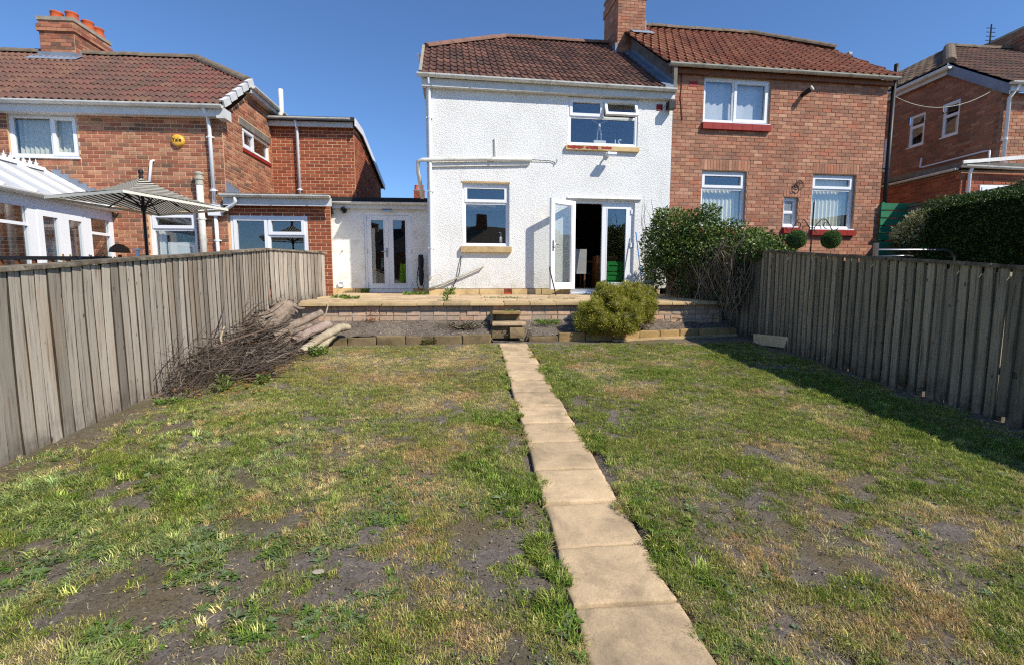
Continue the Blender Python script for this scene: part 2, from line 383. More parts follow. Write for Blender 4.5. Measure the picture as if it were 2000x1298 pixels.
mx = t.new('ShaderNodeMixShader'); mx.inputs[0].default_value = .4; t.lk(t.b.outputs[0], mx.inputs[1]); t.lk(trn.outputs[0], mx.inputs[2]); t.lk(mx.outputs[0], t.out.inputs['Surface']); M['polycarb'] = t.m
# ------------------------------------------------------------------ building kit
def PF(y0): return lambda u, v, w: (u, y0-w, v)           # wall that faces the garden
def PXp(x0): return lambda u, v, w: (x0+w, u, v)          # wall that faces +x
def PXm(x0): return lambda u, v, w: (x0-w, u, v)          # wall that faces -x

def shell(mb, P, u0, u1, v0, v1, holes=(), reveal=.11, m=0):
    us = sorted({u0, u1, *[h[0] for h in holes], *[h[1] for h in holes]}); vs = sorted({v0, v1, *[h[2] for h in holes], *[h[3] for h in holes]})
    us = [u for u in us if u0-1e-6 <= u <= u1+1e-6]; vs = [v for v in vs if v0-1e-6 <= v <= v1+1e-6]
    for a, b in zip(us, us[1:]):
        for c, d in zip(vs, vs[1:]):
            x, y = (a+b)/2, (c+d)/2
            if any(h[0] < x < h[1] and h[2] < y < h[3] for h in holes): continue
            mb.poly([P(a, c, 0), P(b, c, 0), P(b, d, 0), P(a, d, 0)], m)
    for a, b, c, d in holes:
        for p, q in (((a, c), (b, c)), ((b, c), (b, d)), ((b, d), (a, d)), ((a, d), (a, c))):
            mb.poly([P(*p, 0), P(*q, 0), P(*q, -reveal), P(*p, -reveal)], m)

BRICKS = {}
def brick_mesh(l, h, d, ci, col, mat):
    k = (round(l, 4), round(h, 4), mat, ci)
    if k not in BRICKS:
        mb = MB(); e = .004
        p = [(-l/2, 0, -h/2), (l/2, 0, -h/2), (l/2, 0, h/2), (-l/2, 0, h/2), (-l/2+e, -d, -h/2+e), (l/2-e, -d, -h/2+e), (l/2-e, -d, h/2-e), (-l/2+e, -d, h/2-e)]
        mb.faces(p, ((4, 5, 6, 7), (0, 1, 5, 4), (1, 2, 6, 5), (2, 3, 7, 6), (3, 0, 4, 7)), 0, col)
        BRICKS[k] = mb.mesh('brick', mat)
    return BRICKS[k]

def brickwork(wall, P, rot, u0, u1, v0, v1, L, H, holes, pal, mat, nparts, gap=.010, top=None, proud=.007, seed=1, soldiers=(), wgt=None, skip=None, shift=0):
    """bricks in stretcher bond: the nearest nparts whole ones are parts, the rest one joined part"""
    r = random.Random(seed); full = []; rest = []
    wgt = wgt or [1]*len(pal); row = 0; v = v0
    blocks = list(holes)+[(s[0], s[1], s[2], s[3]) for s in soldiers]
    while v+H*.6 < v1:
        h = min(H, v1-v)-gap; vc = v+h/2+gap/2
        cuts = sorted([(b[0], b[1]) for b in blocks if b[2] < vc < b[3]])
        spans = []; a = u0
        for c0, c1 in cuts:
            if c0 > a: spans.append((a, c0))
            a = max(a, c1)
        if a < u1: spans.append((a, u1))
        off = (row % 2)*L/2+shift
        for a, b in spans:
            k = math.floor((a-u0-off)/L); x = u0+off+k*L
            while x < b-1e-6:
                s, e = max(x, a), min(x+L, b); x += L
                l = e-s-gap
                if l < .03: continue
                uc = (s+e)/2
                if top and vc+h/2 > top(uc): continue
                if skip and skip(uc, vc): continue
                ci = r.choices(range(len(pal)), wgt)[0]
                (full if (abs(e-s-L) < 1e-6 and abs(h-(H-gap)) < 1e-6) else rest).append((uc, vc, l, h, ci))
        v += H; row += 1
    par = wall
    W = wall.matrix_world if wall.parent is None else wall.parent.matrix_basis
    full.sort(key=lambda q: (W @ Vector(P(q[0], q[1], 0))-CAMP).length)
    for uc, vc, l, h, ci in full[:nparts]:
        me = brick_mesh(L-gap, H-gap, proud, ci, pal[ci], mat)
        p = Vector(P(uc, vc, r.uniform(-.002, .0015))); link('brick', me, par, p, (0, r.uniform(-.004, .004), rot))
    mb = MB()
    for uc, vc, l, h, ci in full[nparts:]+rest:
        d = proud+r.uniform(-.0015, .002); c = mul(pal[ci], r.uniform(.85, 1.15)); e = .004
        p = [P(uc-l/2, vc-h/2, 0), P(uc+l/2, vc-h/2, 0), P(uc+l/2, vc+h/2, 0), P(uc-l/2, vc+h/2, 0), P(uc-l/2+e, vc-h/2+e, d), P(uc+l/2-e, vc-h/2+e, d), P(uc+l/2-e, vc+h/2-e, d), P(uc-l/2+e, vc+h/2-e, d)]
        mb.faces(p, ((4, 5, 6, 7), (0, 1, 5, 4), (1, 2, 6, 5), (2, 3, 7, 6), (3, 0, 4, 7)), 0, c)
    for s0, s1, t0, t1, w in soldiers:
        n = max(1, round((s1-s0)/w)); w = (s1-s0)/n
        for i in range(n):
            c = mul(pal[r.choices(range(len(pal)), wgt)[0]], r.uniform(.9, 1.15))
            mb.pbox(P, s0+i*w+gap/2, s0+(i+1)*w-gap/2, t0+gap/2, t1-gap/2, 0, proud, 0, c)
    if mb.f: kind(mb.build('brickwork', mat, par), 'stuff')

def window(house, P, u0, u1, v0, v1, lights, inset=.06, fr=.055, deep=.07, blind=None, room='room_dark', roomd=.9, name='window', rail=None, sill=True, glassmat='glass', cuts=None):
    """uPVC window. lights: (u0,u1,v0,v1,'fix'|'sash') as fractions of the clear opening"""
    mb = MB(); w1 = -inset; w0 = w1-deep
    mb.ring(P, u0, u1, v0, v1, fr, w0, w1)
    a0, a1, b0, b1 = u0+fr, u1-fr, v0+fr, v1-fr; X = lambda f: a0+(a1-a0)*f; Y = lambda f: b0+(b1-b0)*f
    panes = []
    for l in lights:
        x0, x1, y0, y1 = X(l[0]), X(l[1]), Y(l[2]), Y(l[3]); h = .02
        if l[0] > 0: mb.pbox(P, x0-h, x0+h, y0, y1, w0+.004, w1-.004); x0 += h
        if l[1] < 1: x1 -= h
        if l[2] > 0: mb.pbox(P, x0, x1, y0-h, y0+h, w0+.006, w1-.006); y0 += h
        if l[3] < 1: y1 -= h
        panes.append((x0, x1, y0, y1, l[4]))
    if sill: mb.pbox(P, u0-.02, u1+.02, v0-.025, v0+.004, w0+.01, .03)
    win = mb.build(name, 'upvc', house)
    for x0, x1, y0, y1, k in panes:
        if k == 'sash':
            s = MB(); s.ring(P, x0-.012, x1+.012, y0-.012, y1+.012, .062, w0+.02, w1+.014); s.build('sash', 'upvc', win); t = .05
            x0 += t; x1 -= t; y0 += t; y1 -= t
        elif k == 'open': continue
        else:
            s = MB(); s.ring(P, x0, x1, y0, y1, .018, w0+.02, w1-.012); s.build('bead', 'upvc', win); x0 += .018; x1 -= .018; y0 += .018; y1 -= .018
        g = MB(); g.pbox(P, x0, x1, y0, y1, w0+.028, w0+.04); g.build('pane', glassmat, win)
    g = MB(); e = .004; wb = w0+.003                        # the room behind the glass
    for q in ([(u0, v0, wb), (u1, v0, wb), (u1, v0, wb-roomd), (u0, v0, wb-roomd)], [(u0, v1, wb), (u1, v1, wb), (u1, v1, wb-roomd), (u0, v1, wb-roomd)],
              [(u0, v0, wb), (u0, v1, wb), (u0, v1, wb-roomd), (u0, v0, wb-roomd)], [(u1, v0, wb), (u1, v1, wb), (u1, v1, wb-roomd), (u1, v0, wb-roomd)], [(u0, v0, wb-roomd), (u1, v0, wb-roomd), (u1, v1, wb-roomd), (u0, v1, wb-roomd)]):
        g.poly([P(*p) for p in q])
    g.build('room', room, win)
    if blind:                                                # pleated: (x0,x1,y0,y1 fractions, material, pitch)
        for bx0, bx1, by0, by1, bm, pitch in blind:
            x0, x1, y0, y1 = X(bx0), X(bx1), Y(by0), Y(by1); n = max(3, round((x1-x0)/pitch)*2); g = MB(); r = random.Random(int(u0*77)); P2 = []
            for i in range(n+1):
                x = x0+(x1-x0)*(i+(r.uniform(-.32, .32) if 0 < i < n and bm == 'curtain' else 0))/n; d = wb-.06-(.03 if i % 2 else 0)-r.uniform(0, .012 if bm != 'curtain' else .03); P2 += [P(x, y0, d), P(x, y1, d)]
            g.faces(P2, [(2*i, 2*i+2, 2*i+3, 2*i+1) for i in range(n)]); g.build('blind', bm, win, bm == 'curtain')
    return win

def gutter(house, x0, x1, y, z, mat='gutter', step=.9, fall=0.0, r=.056, axis='x', name='gutter'):
    """half-round gutter with brackets"""
    n = 8; mb = MB()
    def Q(s, a, rr, dz=0):
        f = (s-x0)/(x1-x0)*fall
        return (s, y+rr*math.cos(a), z-f+rr*math.sin(a)+dz) if axis == 'x' else (y+rr*math.cos(a), s, z-f+rr*math.sin(a)+dz)
    A = [math.pi+math.pi*i/n for i in range(n+1)]
    for i in range(n):
        for rr in (r, r-.006): mb.poly([Q(x0, A[i], rr), Q(x1, A[i], rr), Q(x1, A[i+1], rr), Q(x0, A[i+1], rr)])
    for a in (A[0], A[-1]): mb.poly([Q(x0, a, r), Q(x1, a, r), Q(x1, a, r-.006, .004), Q(x0, a, r-.006, .004)])
    for s in (x0, x1): mb.poly([Q(s, a, r) for a in A])
    g = mb.build(name, mat, house)
    k = max(2, int(abs(x1-x0)/step))
    for i in range(k):
        s = x0+(x1-x0)*(i+.5)/k; b = MB(); wd = .014
        for j in range(n): b.poly([Q(s-wd, A[j], r+.006), Q(s+wd, A[j], r+.006), Q(s+wd, A[j+1], r+.006), Q(s-wd, A[j+1], r+.006)])
        for a in (A[0], A[-1]): b.faces([Q(s-wd, a, r+.006), Q(s+wd, a, r+.006), Q(s+wd, a, r-.012, .008), Q(s-wd, a, r-.012, .008)], [(0, 1, 2, 3)])
        b.build('bracket', mat, g)
    return g

def pipe(house, pts, r, mat='upvc', name='downpipe', clips=(), n=12):
    mb = MB(); mb.tube(pts, r, n); o = mb.build(name, mat, house, True)
    for c in clips:
        b = MB(); b.tube([(c[0], c[1], c[2]-.02), (c[0], c[1], c[2]+.02)], r+.008, n); b.box(c[0]-r-.03, c[0]+r+.03, c[1]-.005, c[1]+.05, c[2]-.012, c[2]+.012); b.build('pipe_clip', mat, o)
    return o

TILES = {}
def tile_profile(W, style):
    out = []; n = 14
    for i in range(n+1):
        x = W*i/n
        if style == 'roman':                                # two rolls to a tile
            f = (x/(W/2)) % 1.0; z = .030*max(0, math.sin(math.pi*min(f/.5, 1)))**.8 if f < .5 else 0
        elif style == 'wave': z = .020*(1+math.sin(2*math.pi*x/(W/2)))
        else: f = x/W; z = .034*max(0, math.sin(math.pi*min(f/.42, 1))) if f < .42 else .006*math.sin(math.pi*(f-.42)/.58)*-1
        out.append((x, z))
    return out
def roof_slope(house, name, y0, z0, slope, y1, xl, xr, W, G, style, pal, wgt, mat='tile', nparts=300, under='felt', seed=3, tone=None):
    """tiled slope rising in +y of the house frame; xl(y), xr(y) bound it"""
    a = math.atan(slope); ca, sa = math.cos(a), math.sin(a); r = random.Random(seed)
    ys = [y0+(y1-y0)*i/24 for i in range(25)]; mb = MB()
    for p, q in zip(ys, ys[1:]):
        Z = lambda y: z0+(y-y0)*slope-.03
        mb.poly([(xl(p), p, Z(p)), (xr(p), p, Z(p)), (xr(q), q, Z(q)), (xl(q), q, Z(q))])
    roof = mb.build(name, under, house)
    rows = math.ceil((y1-y0)/(G*ca)); prof = tile_profile(W, style); T = []; X0 = min(xl(y) for y in ys)-W
    for j in range(rows):
        yb = y0+j*G*ca; yt = min(yb+(G+.05)*ca, y1)
        x = X0+(W/2 if (style == 'single' and j % 2) else 0)
        xmax = max(xr(yb), xr(yt))
        while x < xmax:
            cx, cy = x+W/2, (yb+yt)/2; inside = xl(yb) <= x+1e-6 and x+W <= xr(yb)+1e-6 and xl(yt) <= x+1e-6 and x+W <= xr(yt)+1e-6
            if x+W > min(xl(yb), xl(yt)) and x < xmax: T.append((j, x, yb, yt, inside))
            x += W
    Wm = house.matrix_basis
    T.sort(key=lambda q: (not q[4], (Wm @ Vector((q[1], q[2], z0+(q[2]-y0)*slope))-CAMP).length))
    rest = MB()
    for i, (j, x, yb, yt, inside) in enumerate(T):
        ci = r.choices(range(len(pal)), wgt)[0]
        if tone: ci = tone(x, yb, ci, r)
        ln = (yt-yb)/ca; th = .022; full = abs(ln-(G+.05)) < 1e-4; P = []; z_b = th+.004; z_t = .004
        if inside and full and i < nparts:
            k = (style, W, G, ci, mat)
            if k not in TILES:
                m2 = MB(); n = len(prof)
                for px, pz in prof: P += [(px, 0, z_b+pz), (px, ln, z_t+pz), (px, 0, z_b+pz-th)]
                fs = [(3*q, 3*q+3, 3*q+4, 3*q+1) for q in range(n-1)]+[(3*q+2, 3*q+5, 3*q+3, 3*q) for q in range(n-1)]
                m2.faces(P, fs, 0, pal[ci]); TILES[k] = m2.mesh('roof_tile', mat)
            link('roof_tile', TILES[k], roof, (x, yb, z0+(yb-y0)*slope+r.uniform(-.002, .003)), (a, r.uniform(-.004, .004), 0))
        else:
            n = len(prof)
            for px, pz in prof:
                for yy, zz in ((yb, z_b+pz), (yt, z_t+pz), (yb, z_b+pz-th)):
                    xx = min(max(x+px, xl(yy)), xr(yy)); P.append((xx, yy-zz*sa, z0+(yy-y0)*slope+zz*ca))
            fs = [(3*q, 3*q+3, 3*q+4, 3*q+1) for q in range(n-1)]+[(3*q+2, 3*q+5, 3*q+3, 3*q) for q in range(n-1)]
            rest.faces(P, fs, 0, mul(pal[ci], r.uniform(.9, 1.1)))
    if rest.f: kind(rest.build('cut_tiles', mat, roof), 'stuff')
    return roof

def ridge(parent, pts, r=.115, seg=.42, mat='ridge', name='ridge_tile', seed=5, drop=.045):
    rr = random.Random(seed)
    for p, q in zip(pts, pts[1:]):
        p, q = Vector(p), Vector(q); d = q-p; n = max(1, round(d.length/seg)); d.normalize(); s = d.cross(Vector((0, 0, 1))).normalized(); u = s.cross(d)
        for i in range(n):
            a = p.lerp(q, i/n)+d*.004; b = p.lerp(q, (i+1)/n)-d*.004; mb = MB(); P = []; k = 7; o = u*(rr.uniform(-.006, .006)-drop)
            for e, rad in ((a, r), (b, r*1.02)):
                for t in range(k+1): th = math.pi*t/k; P.append(e+o+s*math.cos(th)*rad+u*math.sin(th)*rad)
            fs = [(t, t+1, k+2+t, k+1+t) for t in range(k)]+[tuple(range(k+1)), tuple(range(k+1, 2*k+2))]
            mb.faces(P, fs); mb.build(name, mat, parent)

def chimney(house, x0, x1, y0, y1, z0, z1, pal, wgt, corbel, pots, mortar='mortar_grey', cap='cement', potr=.11, poth=.32, nb=60, capc=.05):
    mb = MB(); mb.box(x0, x1, y0, y1, z0, z1); st = mb.build('chimney', mortar, house)
    r = random.Random(9); L, H = .225, .078; b = MB()
    for P, u0, u1, rot in ((PF(y0), x0, x1, 0), (PXm(x0), y0, y1, 1), (PXp(x1), y0, y1, 1)):
        row = 0; v = z0
        while v+H < z1:
            g = corbel[1] if corbel and corbel[0] <= v < corbel[0]+corbel[2] else 0
            u = u0-g-(L/2 if row % 2 else 0)
            while u < u1+g:
                s, e = max(u, u0-g), min(u+L, u1+g); u += L
                if e-s < .05: continue
                c = mul(pal[r.choices(range(len(pal)), wgt)[0]], r.uniform(.85, 1.15)); b.pbox(P, s+.005, e-.005, v+.005, v+H-.005, 0, .008+g, 0, c)
            v += H; row += 1
    o = b.build('brickwork', 'brick', st); kind(o, 'stuff')
    c = MB(); c.box(x0-.03, x1+.03, y0-.03, y1+.03, z1-.02, z1+capc); c.build('chimney_cap', cap, st)
    for px, py in pots:
        m2 = MB(); T = Matrix.Translation((px, py, z1+.02))
        m2.lathe([(0, poth*.5), (potr*.78, poth*.5), (potr*.8, poth*.97), (potr*.93, poth), (potr*1.02, poth*.98), (potr*1.04, poth*.9), (potr*.96, poth*.86), (potr, poth*.5), (potr*1.08, 0)], 16, T); m2.build('chimney_pot', 'terracotta', st, True)
    return st
# ------------------------------------------------------------------ the white rendered half of the semi
WA = math.radians(3.0)
white = thing('white_house', 'white roughcast semi-detached house with brown tiled roof and open patio doors', 'house', (0, 10.6, 0), WA)
WX0, WX1 = -.985, 4.485
holes = [(2.08, 3.68, 4.47, 5.50), (-.236, .787, 2.25, 3.60), (2.17, 3.66, 1.24, 3.29)]
mb = MB(); shell(mb, PF(0), WX0, WX1, 1.33, 5.6, [(h[0], h[1], max(h[2], 1.33), h[3]) for h in holes[:2]]+[(2.17, 3.66, 1.33, 3.29)], .1)
P = PXm(WX0); shell(mb, P, 0, 7.0, .9, 5.6); mb.poly([(WX0, 7, .9), (WX1+5.41, 7, .9), (WX1+5.41, 7, 5.6), (WX0, 7, 5.6)])
mb.poly([(WX0, 0, 5.6), (WX0, 1.75, 6.92), (WX0, 7.0, 6.92), (WX0, 7, 5.6)])
wall = mb.build('wall', 'roughcast', white)
mb = MB()                                                    # sandstone plinth in blocks with an air brick
for i, (a, b) in enumerate(((WX0, .1), (.115, .66), (.84, 1.5), (1.515, 2.17), (3.66, 4.3))):
    pb = MB(); pb.box(a, b, -.035, .1, 1.05, 1.322); pb.build('plinth_block', 'sandstone', white)
pb = MB(); pb.box(.665, .835, -.02, .1, 1.05, 1.322); pl = pb.build('air_brick', 'terracotta', white)
for i in range(6): g = MB(); g.box(.675+i*.026, .688+i*.026, -.024, -.019, 1.24, 1.315); g.build('slot', 'black', pl)
# upstairs window with one top-hung light open, objects on its sill
Pw = PF(0)
w1 = window(white, Pw, 2.08, 3.68, 4.47, 5.49, [(0, 1, 0, .62, 'fix'), (0, .5, .62, 1, 'sash'), (.5, 1, .62, 1, 'open')], inset=.02, roomd=1.6, room='room')
def hung(win, u0, u1, v0, v1, w, ang, t=.055):
    P0 = lambda u, v, w_: (u, -w_, v); s = MB(); h = v1-v0; wd = u1-u0
    s.ring(P0, 0, wd, -h, 0, t, -.05, .012); o = s.build('open_sash', 'upvc', win, loc=(u0, -w, v1), rot=(-ang, 0, 0))
    g = MB(); g.pbox(P0, t, wd-t, -h+t, -t, -.03, -.018); g.build('pane', 'glass', win, loc=(u0, -w, v1), rot=(-ang, 0, 0)); return o
hung(w1, 2.895, 3.64, 5.09, 5.45, -.006, math.radians(22))
sl = MB(); sl.box(2.03, 3.70, -.07, .05, 4.36, 4.455); so = sl.build('sill', 'sandstone', white)
for a, b in ((2.06, 2.42), (2.47, 2.75), (2.83, 3.06)):
    n = 7; r = random.Random(int(a*99)); top = [(a+(b-a)*i/n, 4.452-r.uniform(0, .02)) for i in range(n+1)]; bot = [(a+(b-a)*i/n, 4.37+r.uniform(0, .03)) for i in range(n+1)]
    q = MB(); q.prism([(x, -.0715, z) for x, z in top]+[(x, -.0715, z) for x, z in reversed(bot)], (0, -.002, 0)); q.build('flaking_paint', 'red_paint', so)
w2 = window(white, Pw, -.236, .787, 2.25, 3.60, [(0, 1, 0, .72, 'fix'), (0, 1, .72, 1, 'sash')], inset=.07, roomd=1.4, blind=[(0, 1, .60, .72, 'room', .5)])
sl = MB(); sl.box(-.285, .825, -.09, .05, 2.12, 2.245); sl.build('sill', 'sandstone', white)
sl = MB(); sl.box(-.25, .80, -.012, .04, 3.604, 3.64); sl.build('lintel', 'sandstone', white)
sl = MB(); sl.prism([(2.08, 0.02, 3.38), (2.08, -.05, 3.335), (2.08, -.05, 3.32), (2.08, .02, 3.325)], (1.72, 0, 0)); sl.build('drip_strip', 'white_paint', white)
# French doors: left leaf thrown open against the wall, right leaf shut
mb = MB(); mb.ring(Pw, 2.17, 3.66, 1.24, 3.29, .06, -.14, -.06, tb=.075); mb.pbox(Pw, 2.15, 3.68, 1.205, 1.238, -.14, .03)
fr = mb.build('door_frame', 'upvc', white)
def leaf(parent, wd, h, loc, rz, t=.105, name='door'):
    P0 = lambda u, v, w_: (u, -w_, v); s = MB(); s.ring(P0, 0, wd, 0, h, t, -.06, 0, tb=.13)
    o = s.build(name, 'upvc', parent, loc=loc, rot=(0, 0, rz))
    g = MB(); g.ring(P0, t-.004, wd-t+.004, .126, h-t+.004, .022, -.045, .006); g.build('bead', 'upvc', o)
    g = MB(); g.pbox(P0, t+.012, wd-t-.012, .14, h-t-.012, -.036, -.024); g.build('pane', 'glass', o)
    return o
def handle(parent, u, v, d=1, out=-.012, mat='chrome'):
    g = MB(); g.box(u-.016, u+.016, out-.008, out, v-.11, v+.11); g.tube([(u, out, v+.03), (u, out-.05, v+.03), (u+.02*d, out-.055, v+.03), (u+.12*d, out-.055, v+.028)], .009, 8); g.build('handle', mat, parent)
lw, lh = .685, 1.93
lw_r = lw; lw = .735
dl = leaf(white, lw, lh, (2.225, -.045, 1.315), math.radians(180+31)); dl.name = 'door'
# open leaf: its outer face now looks at the wall, its inner face at the garden
g = MB(); g.box(lw-.07, lw-.035, .06, .068, .82, 1.04); g.tube([(lw-.052, .06, .96), (lw-.052, .115, .96), (lw-.07, .12, .96), (lw-.17, .12, .955)], .009, 8); g.build('handle', 'chrome', dl)
lw = lw_r
dr = leaf(white, lw, lh, (2.915, .06, 1.315), 0)
for z in (.3, 1.0, 1.75): g = MB(); g.box(lw-.01, lw+.05, -.025, .0, z-.05, z+.05); g.build('hinge', 'upvc', dr)
# the room behind the doors
mb = MB(); x0, x1, yb, z0, z1 = 1.2, 4.35, 3.4, 1.25, 3.62
for q in ([(x0, .15, z0), (x1, .15, z0), (x1, yb, z0), (x0, yb, z0)],): mb.poly(q, 1)
mb.poly([(x0, .15, z1), (x1, .15, z1), (x1, yb, z1), (x0, yb, z1)]); mb.poly([(x0, .15, z0), (x0, yb, z0), (x0, yb, z1), (x0, .15, z1)]); mb.poly([(x1, .15, z0), (x1, yb, z0), (x1, yb, z1), (x1, .15, z1)]); mb.poly([(x0, yb, z0), (x1, yb, z0), (x1, yb, z1), (x0, yb, z1)])
shell(mb, PF(.15), x0, x1, z0, z1, [(2.17, 3.66, 1.25, 3.29)], .0)
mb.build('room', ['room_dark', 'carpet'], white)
# eaves, gutter, roof
mb = MB(); mb.box(WX0-.07, WX1-.02, -.14, -.115, 5.50, 5.66); mb.build('fascia', 'fascia', white)
mb = MB(); mb.box(WX0-.05, WX1-.03, -.114, 0.0, 5.507, 5.52); mb.build('soffit', 'fascia', white)
gutter(white, WX0-.16, WX1-.03, -.205, 5.715, fall=.03, r=.062, step=.75)
PAL_B = [S(114, 80, 66), S(102, 71, 60), S(124, 86, 70), S(94, 68, 58), S(132, 94, 78)]
PAL_B = [mul(c, .78) for c in PAL_B]
yE, yR = 1.72, 3.21; zE0 = 5.70
wroof = roof_slope(white, 'roof', -.20, zE0, .72, yR, lambda y: -1.07 if y <= yE else -1.07+(y-yE)/(yR-yE)*2.13, lambda y: 4.2, .30, .345, 'roman', PAL_B, [4, 3, 3, 2, 1], seed=4)
Zw = lambda y: zE0+(y+.2)*.72
ridge(wroof, [(-1.03, yE, Zw(yE)+.05), (1.06, yR, Zw(yR)+.05)], mat='ridge_red'); ridge(wroof, [(1.06, yR, Zw(yR)+.05), (4.05, yR, Zw(yR)+.05)], mat='ridge_red', seed=8)
mb = MB(); mb.poly([(1.06, yR, Zw(yR)), (4.3, yR, Zw(yR)), (4.3, 7.1, 5.4), (-1.2, 7.1, 5.4), (-1.1, yE, Zw(yE))]); mb.build('rear_slope', 'ridge_red', white)
for i in range(7):                                            # stepped verge pieces
    y0 = -.2+i*.275; v = MB(); v.box(-.03, .03, 0, .345, -.02, .075); v.build('verge_piece', 'cement', wroof, loc=(-1.075, y0, Zw(y0)), rot=(math.atan(.72), 0, 0))
mb = MB(); mb.prism([(-1.04, -.12, 5.56), (-1.04, yE, 6.9), (-1.04, yE, 7.02), (-1.04, -.16, 5.68)], (-.025, 0, 0)); mb.build('barge_board', 'upvc', white)
gutter(white, yE-.06, 4.4, -1.16, 6.93, axis='y', r=.06, name='side_gutter')
mb = MB(); mb.box(-1.10, -1.07, yE-.05, 4.4, 6.80, 6.95); mb.build('side_fascia', 'fascia', white)
# lead valley and rendered upstand against the higher roof next door
a = math.atan(.72); mb = MB(); mb.poly([(4.19, -.19, Zw(-.19)+.045), (4.4, -.19, Zw(-.19)+.075), (4.4, 2.5, Zw(2.5)+.075), (4.19, 2.5, Zw(2.5)+.045)]); mb.poly([(4.4, -.19, Zw(-.19)+.07), (4.4, -.19, Zw(-.19)+.17), (4.4, 2.5, Zw(2.5)+.17), (4.4, 2.5, Zw(2.5)+.07)]); mb.poly([(4.19, -.19, Zw(-.19)-.02), (4.4, -.19, Zw(-.19)-.02), (4.4, -.19, Zw(-.19)+.07), (4.19, -.19, Zw(-.19)+.045)]); mb.build('lead_valley', 'lead', white)
# pipes and fittings on the white wall
pipe(white, [(WX0+.075, -.2, 5.66), (WX0+.075, -.07, 5.52), (WX0+.075, -.06, 5.3), (WX0+.075, -.06, 1.62), (WX0+.02, -.07, 1.55)], .034, clips=[(WX0+.075, -.06, z) for z in (2.2, 3.4, 4.9)])
pipe(white, [(1.27, -.07, 4.12), (.2, -.075, 4.09), (-1.08, -.08, 4.03), (-1.16, -.07, 4.0), (-1.17, .05, 3.8), (-1.1, .3, 3.3)], .042, 'gutter', 'waste_pipe', clips=[(.4, -.075, 4.095)])
pipe(white, [(.47, -.03, 4.15), (.47, -.03, 4.53), (.455, -.03, 4.55)], .013, 'white_paint', 'overflow_pipe')
mb = MB(); mb.prism([(WX0, -.012, 3.98), (1.2, -.012, 4.06), (1.2, -.012, 4.0), (WX0, -.012, 3.9)], (0, -.03, 0)); mb.build('ledge', 'white_paint', white)
pipe(white, [(-1.03, -.05, 1.30), (-.7, -.07, 1.42), (.18, -.07, 1.80), (.21, -.02, 1.83)], .021, 'gutter_old', 'drain_pipe')
pipe(white, [(-.28, -.02, 2.02), (-.29, -.05, 1.9), (-.33, -.07, 1.65), (-.45, -.09, 1.4), (-.5, -.1, 1.27)], .011, 'black', 'cable', n=6)
pipe(white, [(1.27, -.03, 4.12), (1.7, -.02, 4.11), (1.78, -.02, 4.08), (1.8, -.04, 4.04), (1.83, -.04, 4.1), (1.83, -.04, 4.15)], .007, 'iron', 'wire_hook', n=6)
mb = MB(); mb.box(2.94, 3.02, -.05, 0, 4.24, 4.34); mb.tube([(2.98, -.05, 4.3), (2.98, -.13, 4.31), (2.98, -.17, 4.27)], .02, 8); mb.box(2.90, 3.10, -.30, -.15, 4.225, 4.275); mb.box(2.905, 3.095, -.29, -.16, 4.21, 4.224, 1); mb.build('wall_light', ['white_glossy', 'chrome'], white)
mb = MB(); mb.box(4.10, 4.24, -.012, .02, 5.29, 5.42); mb.build('wall_vent', 'red_paint', white)
mb = MB(); mb.box(4.30, 4.46, -.22, -.05, 5.28, 5.44); mb.tube([(4.38, -.05, 5.36), (4.38, .0, 5.40)], .02, 8); mb.build('junction_box', 'black', white)

# ------------------------------------------------------------------ the brick half next door
red = thing('brick_house', 'brown brick semi-detached house with orange tiled roof joined to the white one', 'house', (0, 10.6, 0), WA)
RX0, RX1 = 4.485, 9.895
rh = [(5.226, 6.86, 5.10, 6.08), (5.254, 6.37, 2.75, 4.03), (8.07, 9.205, 2.75, 4.03), (7.35, 7.72, 2.79, 3.47)]
mb = MB(); shell(mb, PF(.02), RX0, RX1, .9, 6.18, rh, .11); P = PXp(RX1); shell(mb, P, .02, 7.0, .9, 6.18); mb.poly([(RX1, 0, 6.18), (RX1, 1.85, 7.5), (RX1, 7, 7.5), (RX1, 7, 6.18)])
rwall = mb.build('wall', 'mortar_grey', red)
PAL_R = [S(184, 134, 108), S(174, 122, 98), S(192, 144, 116), S(162, 118, 96), S(150, 114, 96), S(198, 152, 118), S(178, 116, 92), S(206, 162, 132), S(184, 110, 82)]
PAL_R = [tuple(.62*a+.38*b for a, b in zip(c, S(184, 130, 102))) for c in PAL_R]; PAL_R = [mul(c, .93) for c in PAL_R]
sold = [(5.22, 6.44, 4.04, 4.27, .076), (8.05, 9.27, 4.04, 4.27, .076), (7.33, 7.76, 3.48, 3.70, .076)]
brickwork(rwall, PF(.02), 0, RX0+.004, RX1, .9, 6.12, .225, .0825, rh, PAL_R, 'brick', 300, .008, seed=12, soldiers=sold, wgt=[5, 5, 4, 4, 3, 2, 3, 2, 1])
P = PF(.02)
rw1 = window(red, P, *rh[0], [(0, .46, 0, 1, 'fix'), (.46, 1, 0, 1, 'sash')], inset=.05, blind=[(0, 1, 0, 1, 'curtain', .17)], room='room')
rw2 = window(red, P, *rh[1], [(0, 1, 0, .72, 'fix'), (0, 1, .72, 1, 'sash')], inset=.07, blind=[(0, 1, 0, .74, 'blind', .1)])
rw3 = window(red, P, *rh[2], [(0, 1, 0, .76, 'fix'), (0, 1, .76, 1, 'sash')], inset=.07, blind=[(0, 1, 0, 1, 'blind', .1)])
rw4 = window(red, P, *rh[3], [(0, 1, 0, .5, 'fix'), (0, 1, .5, 1, 'fix')], inset=.07, glassmat='frosted')
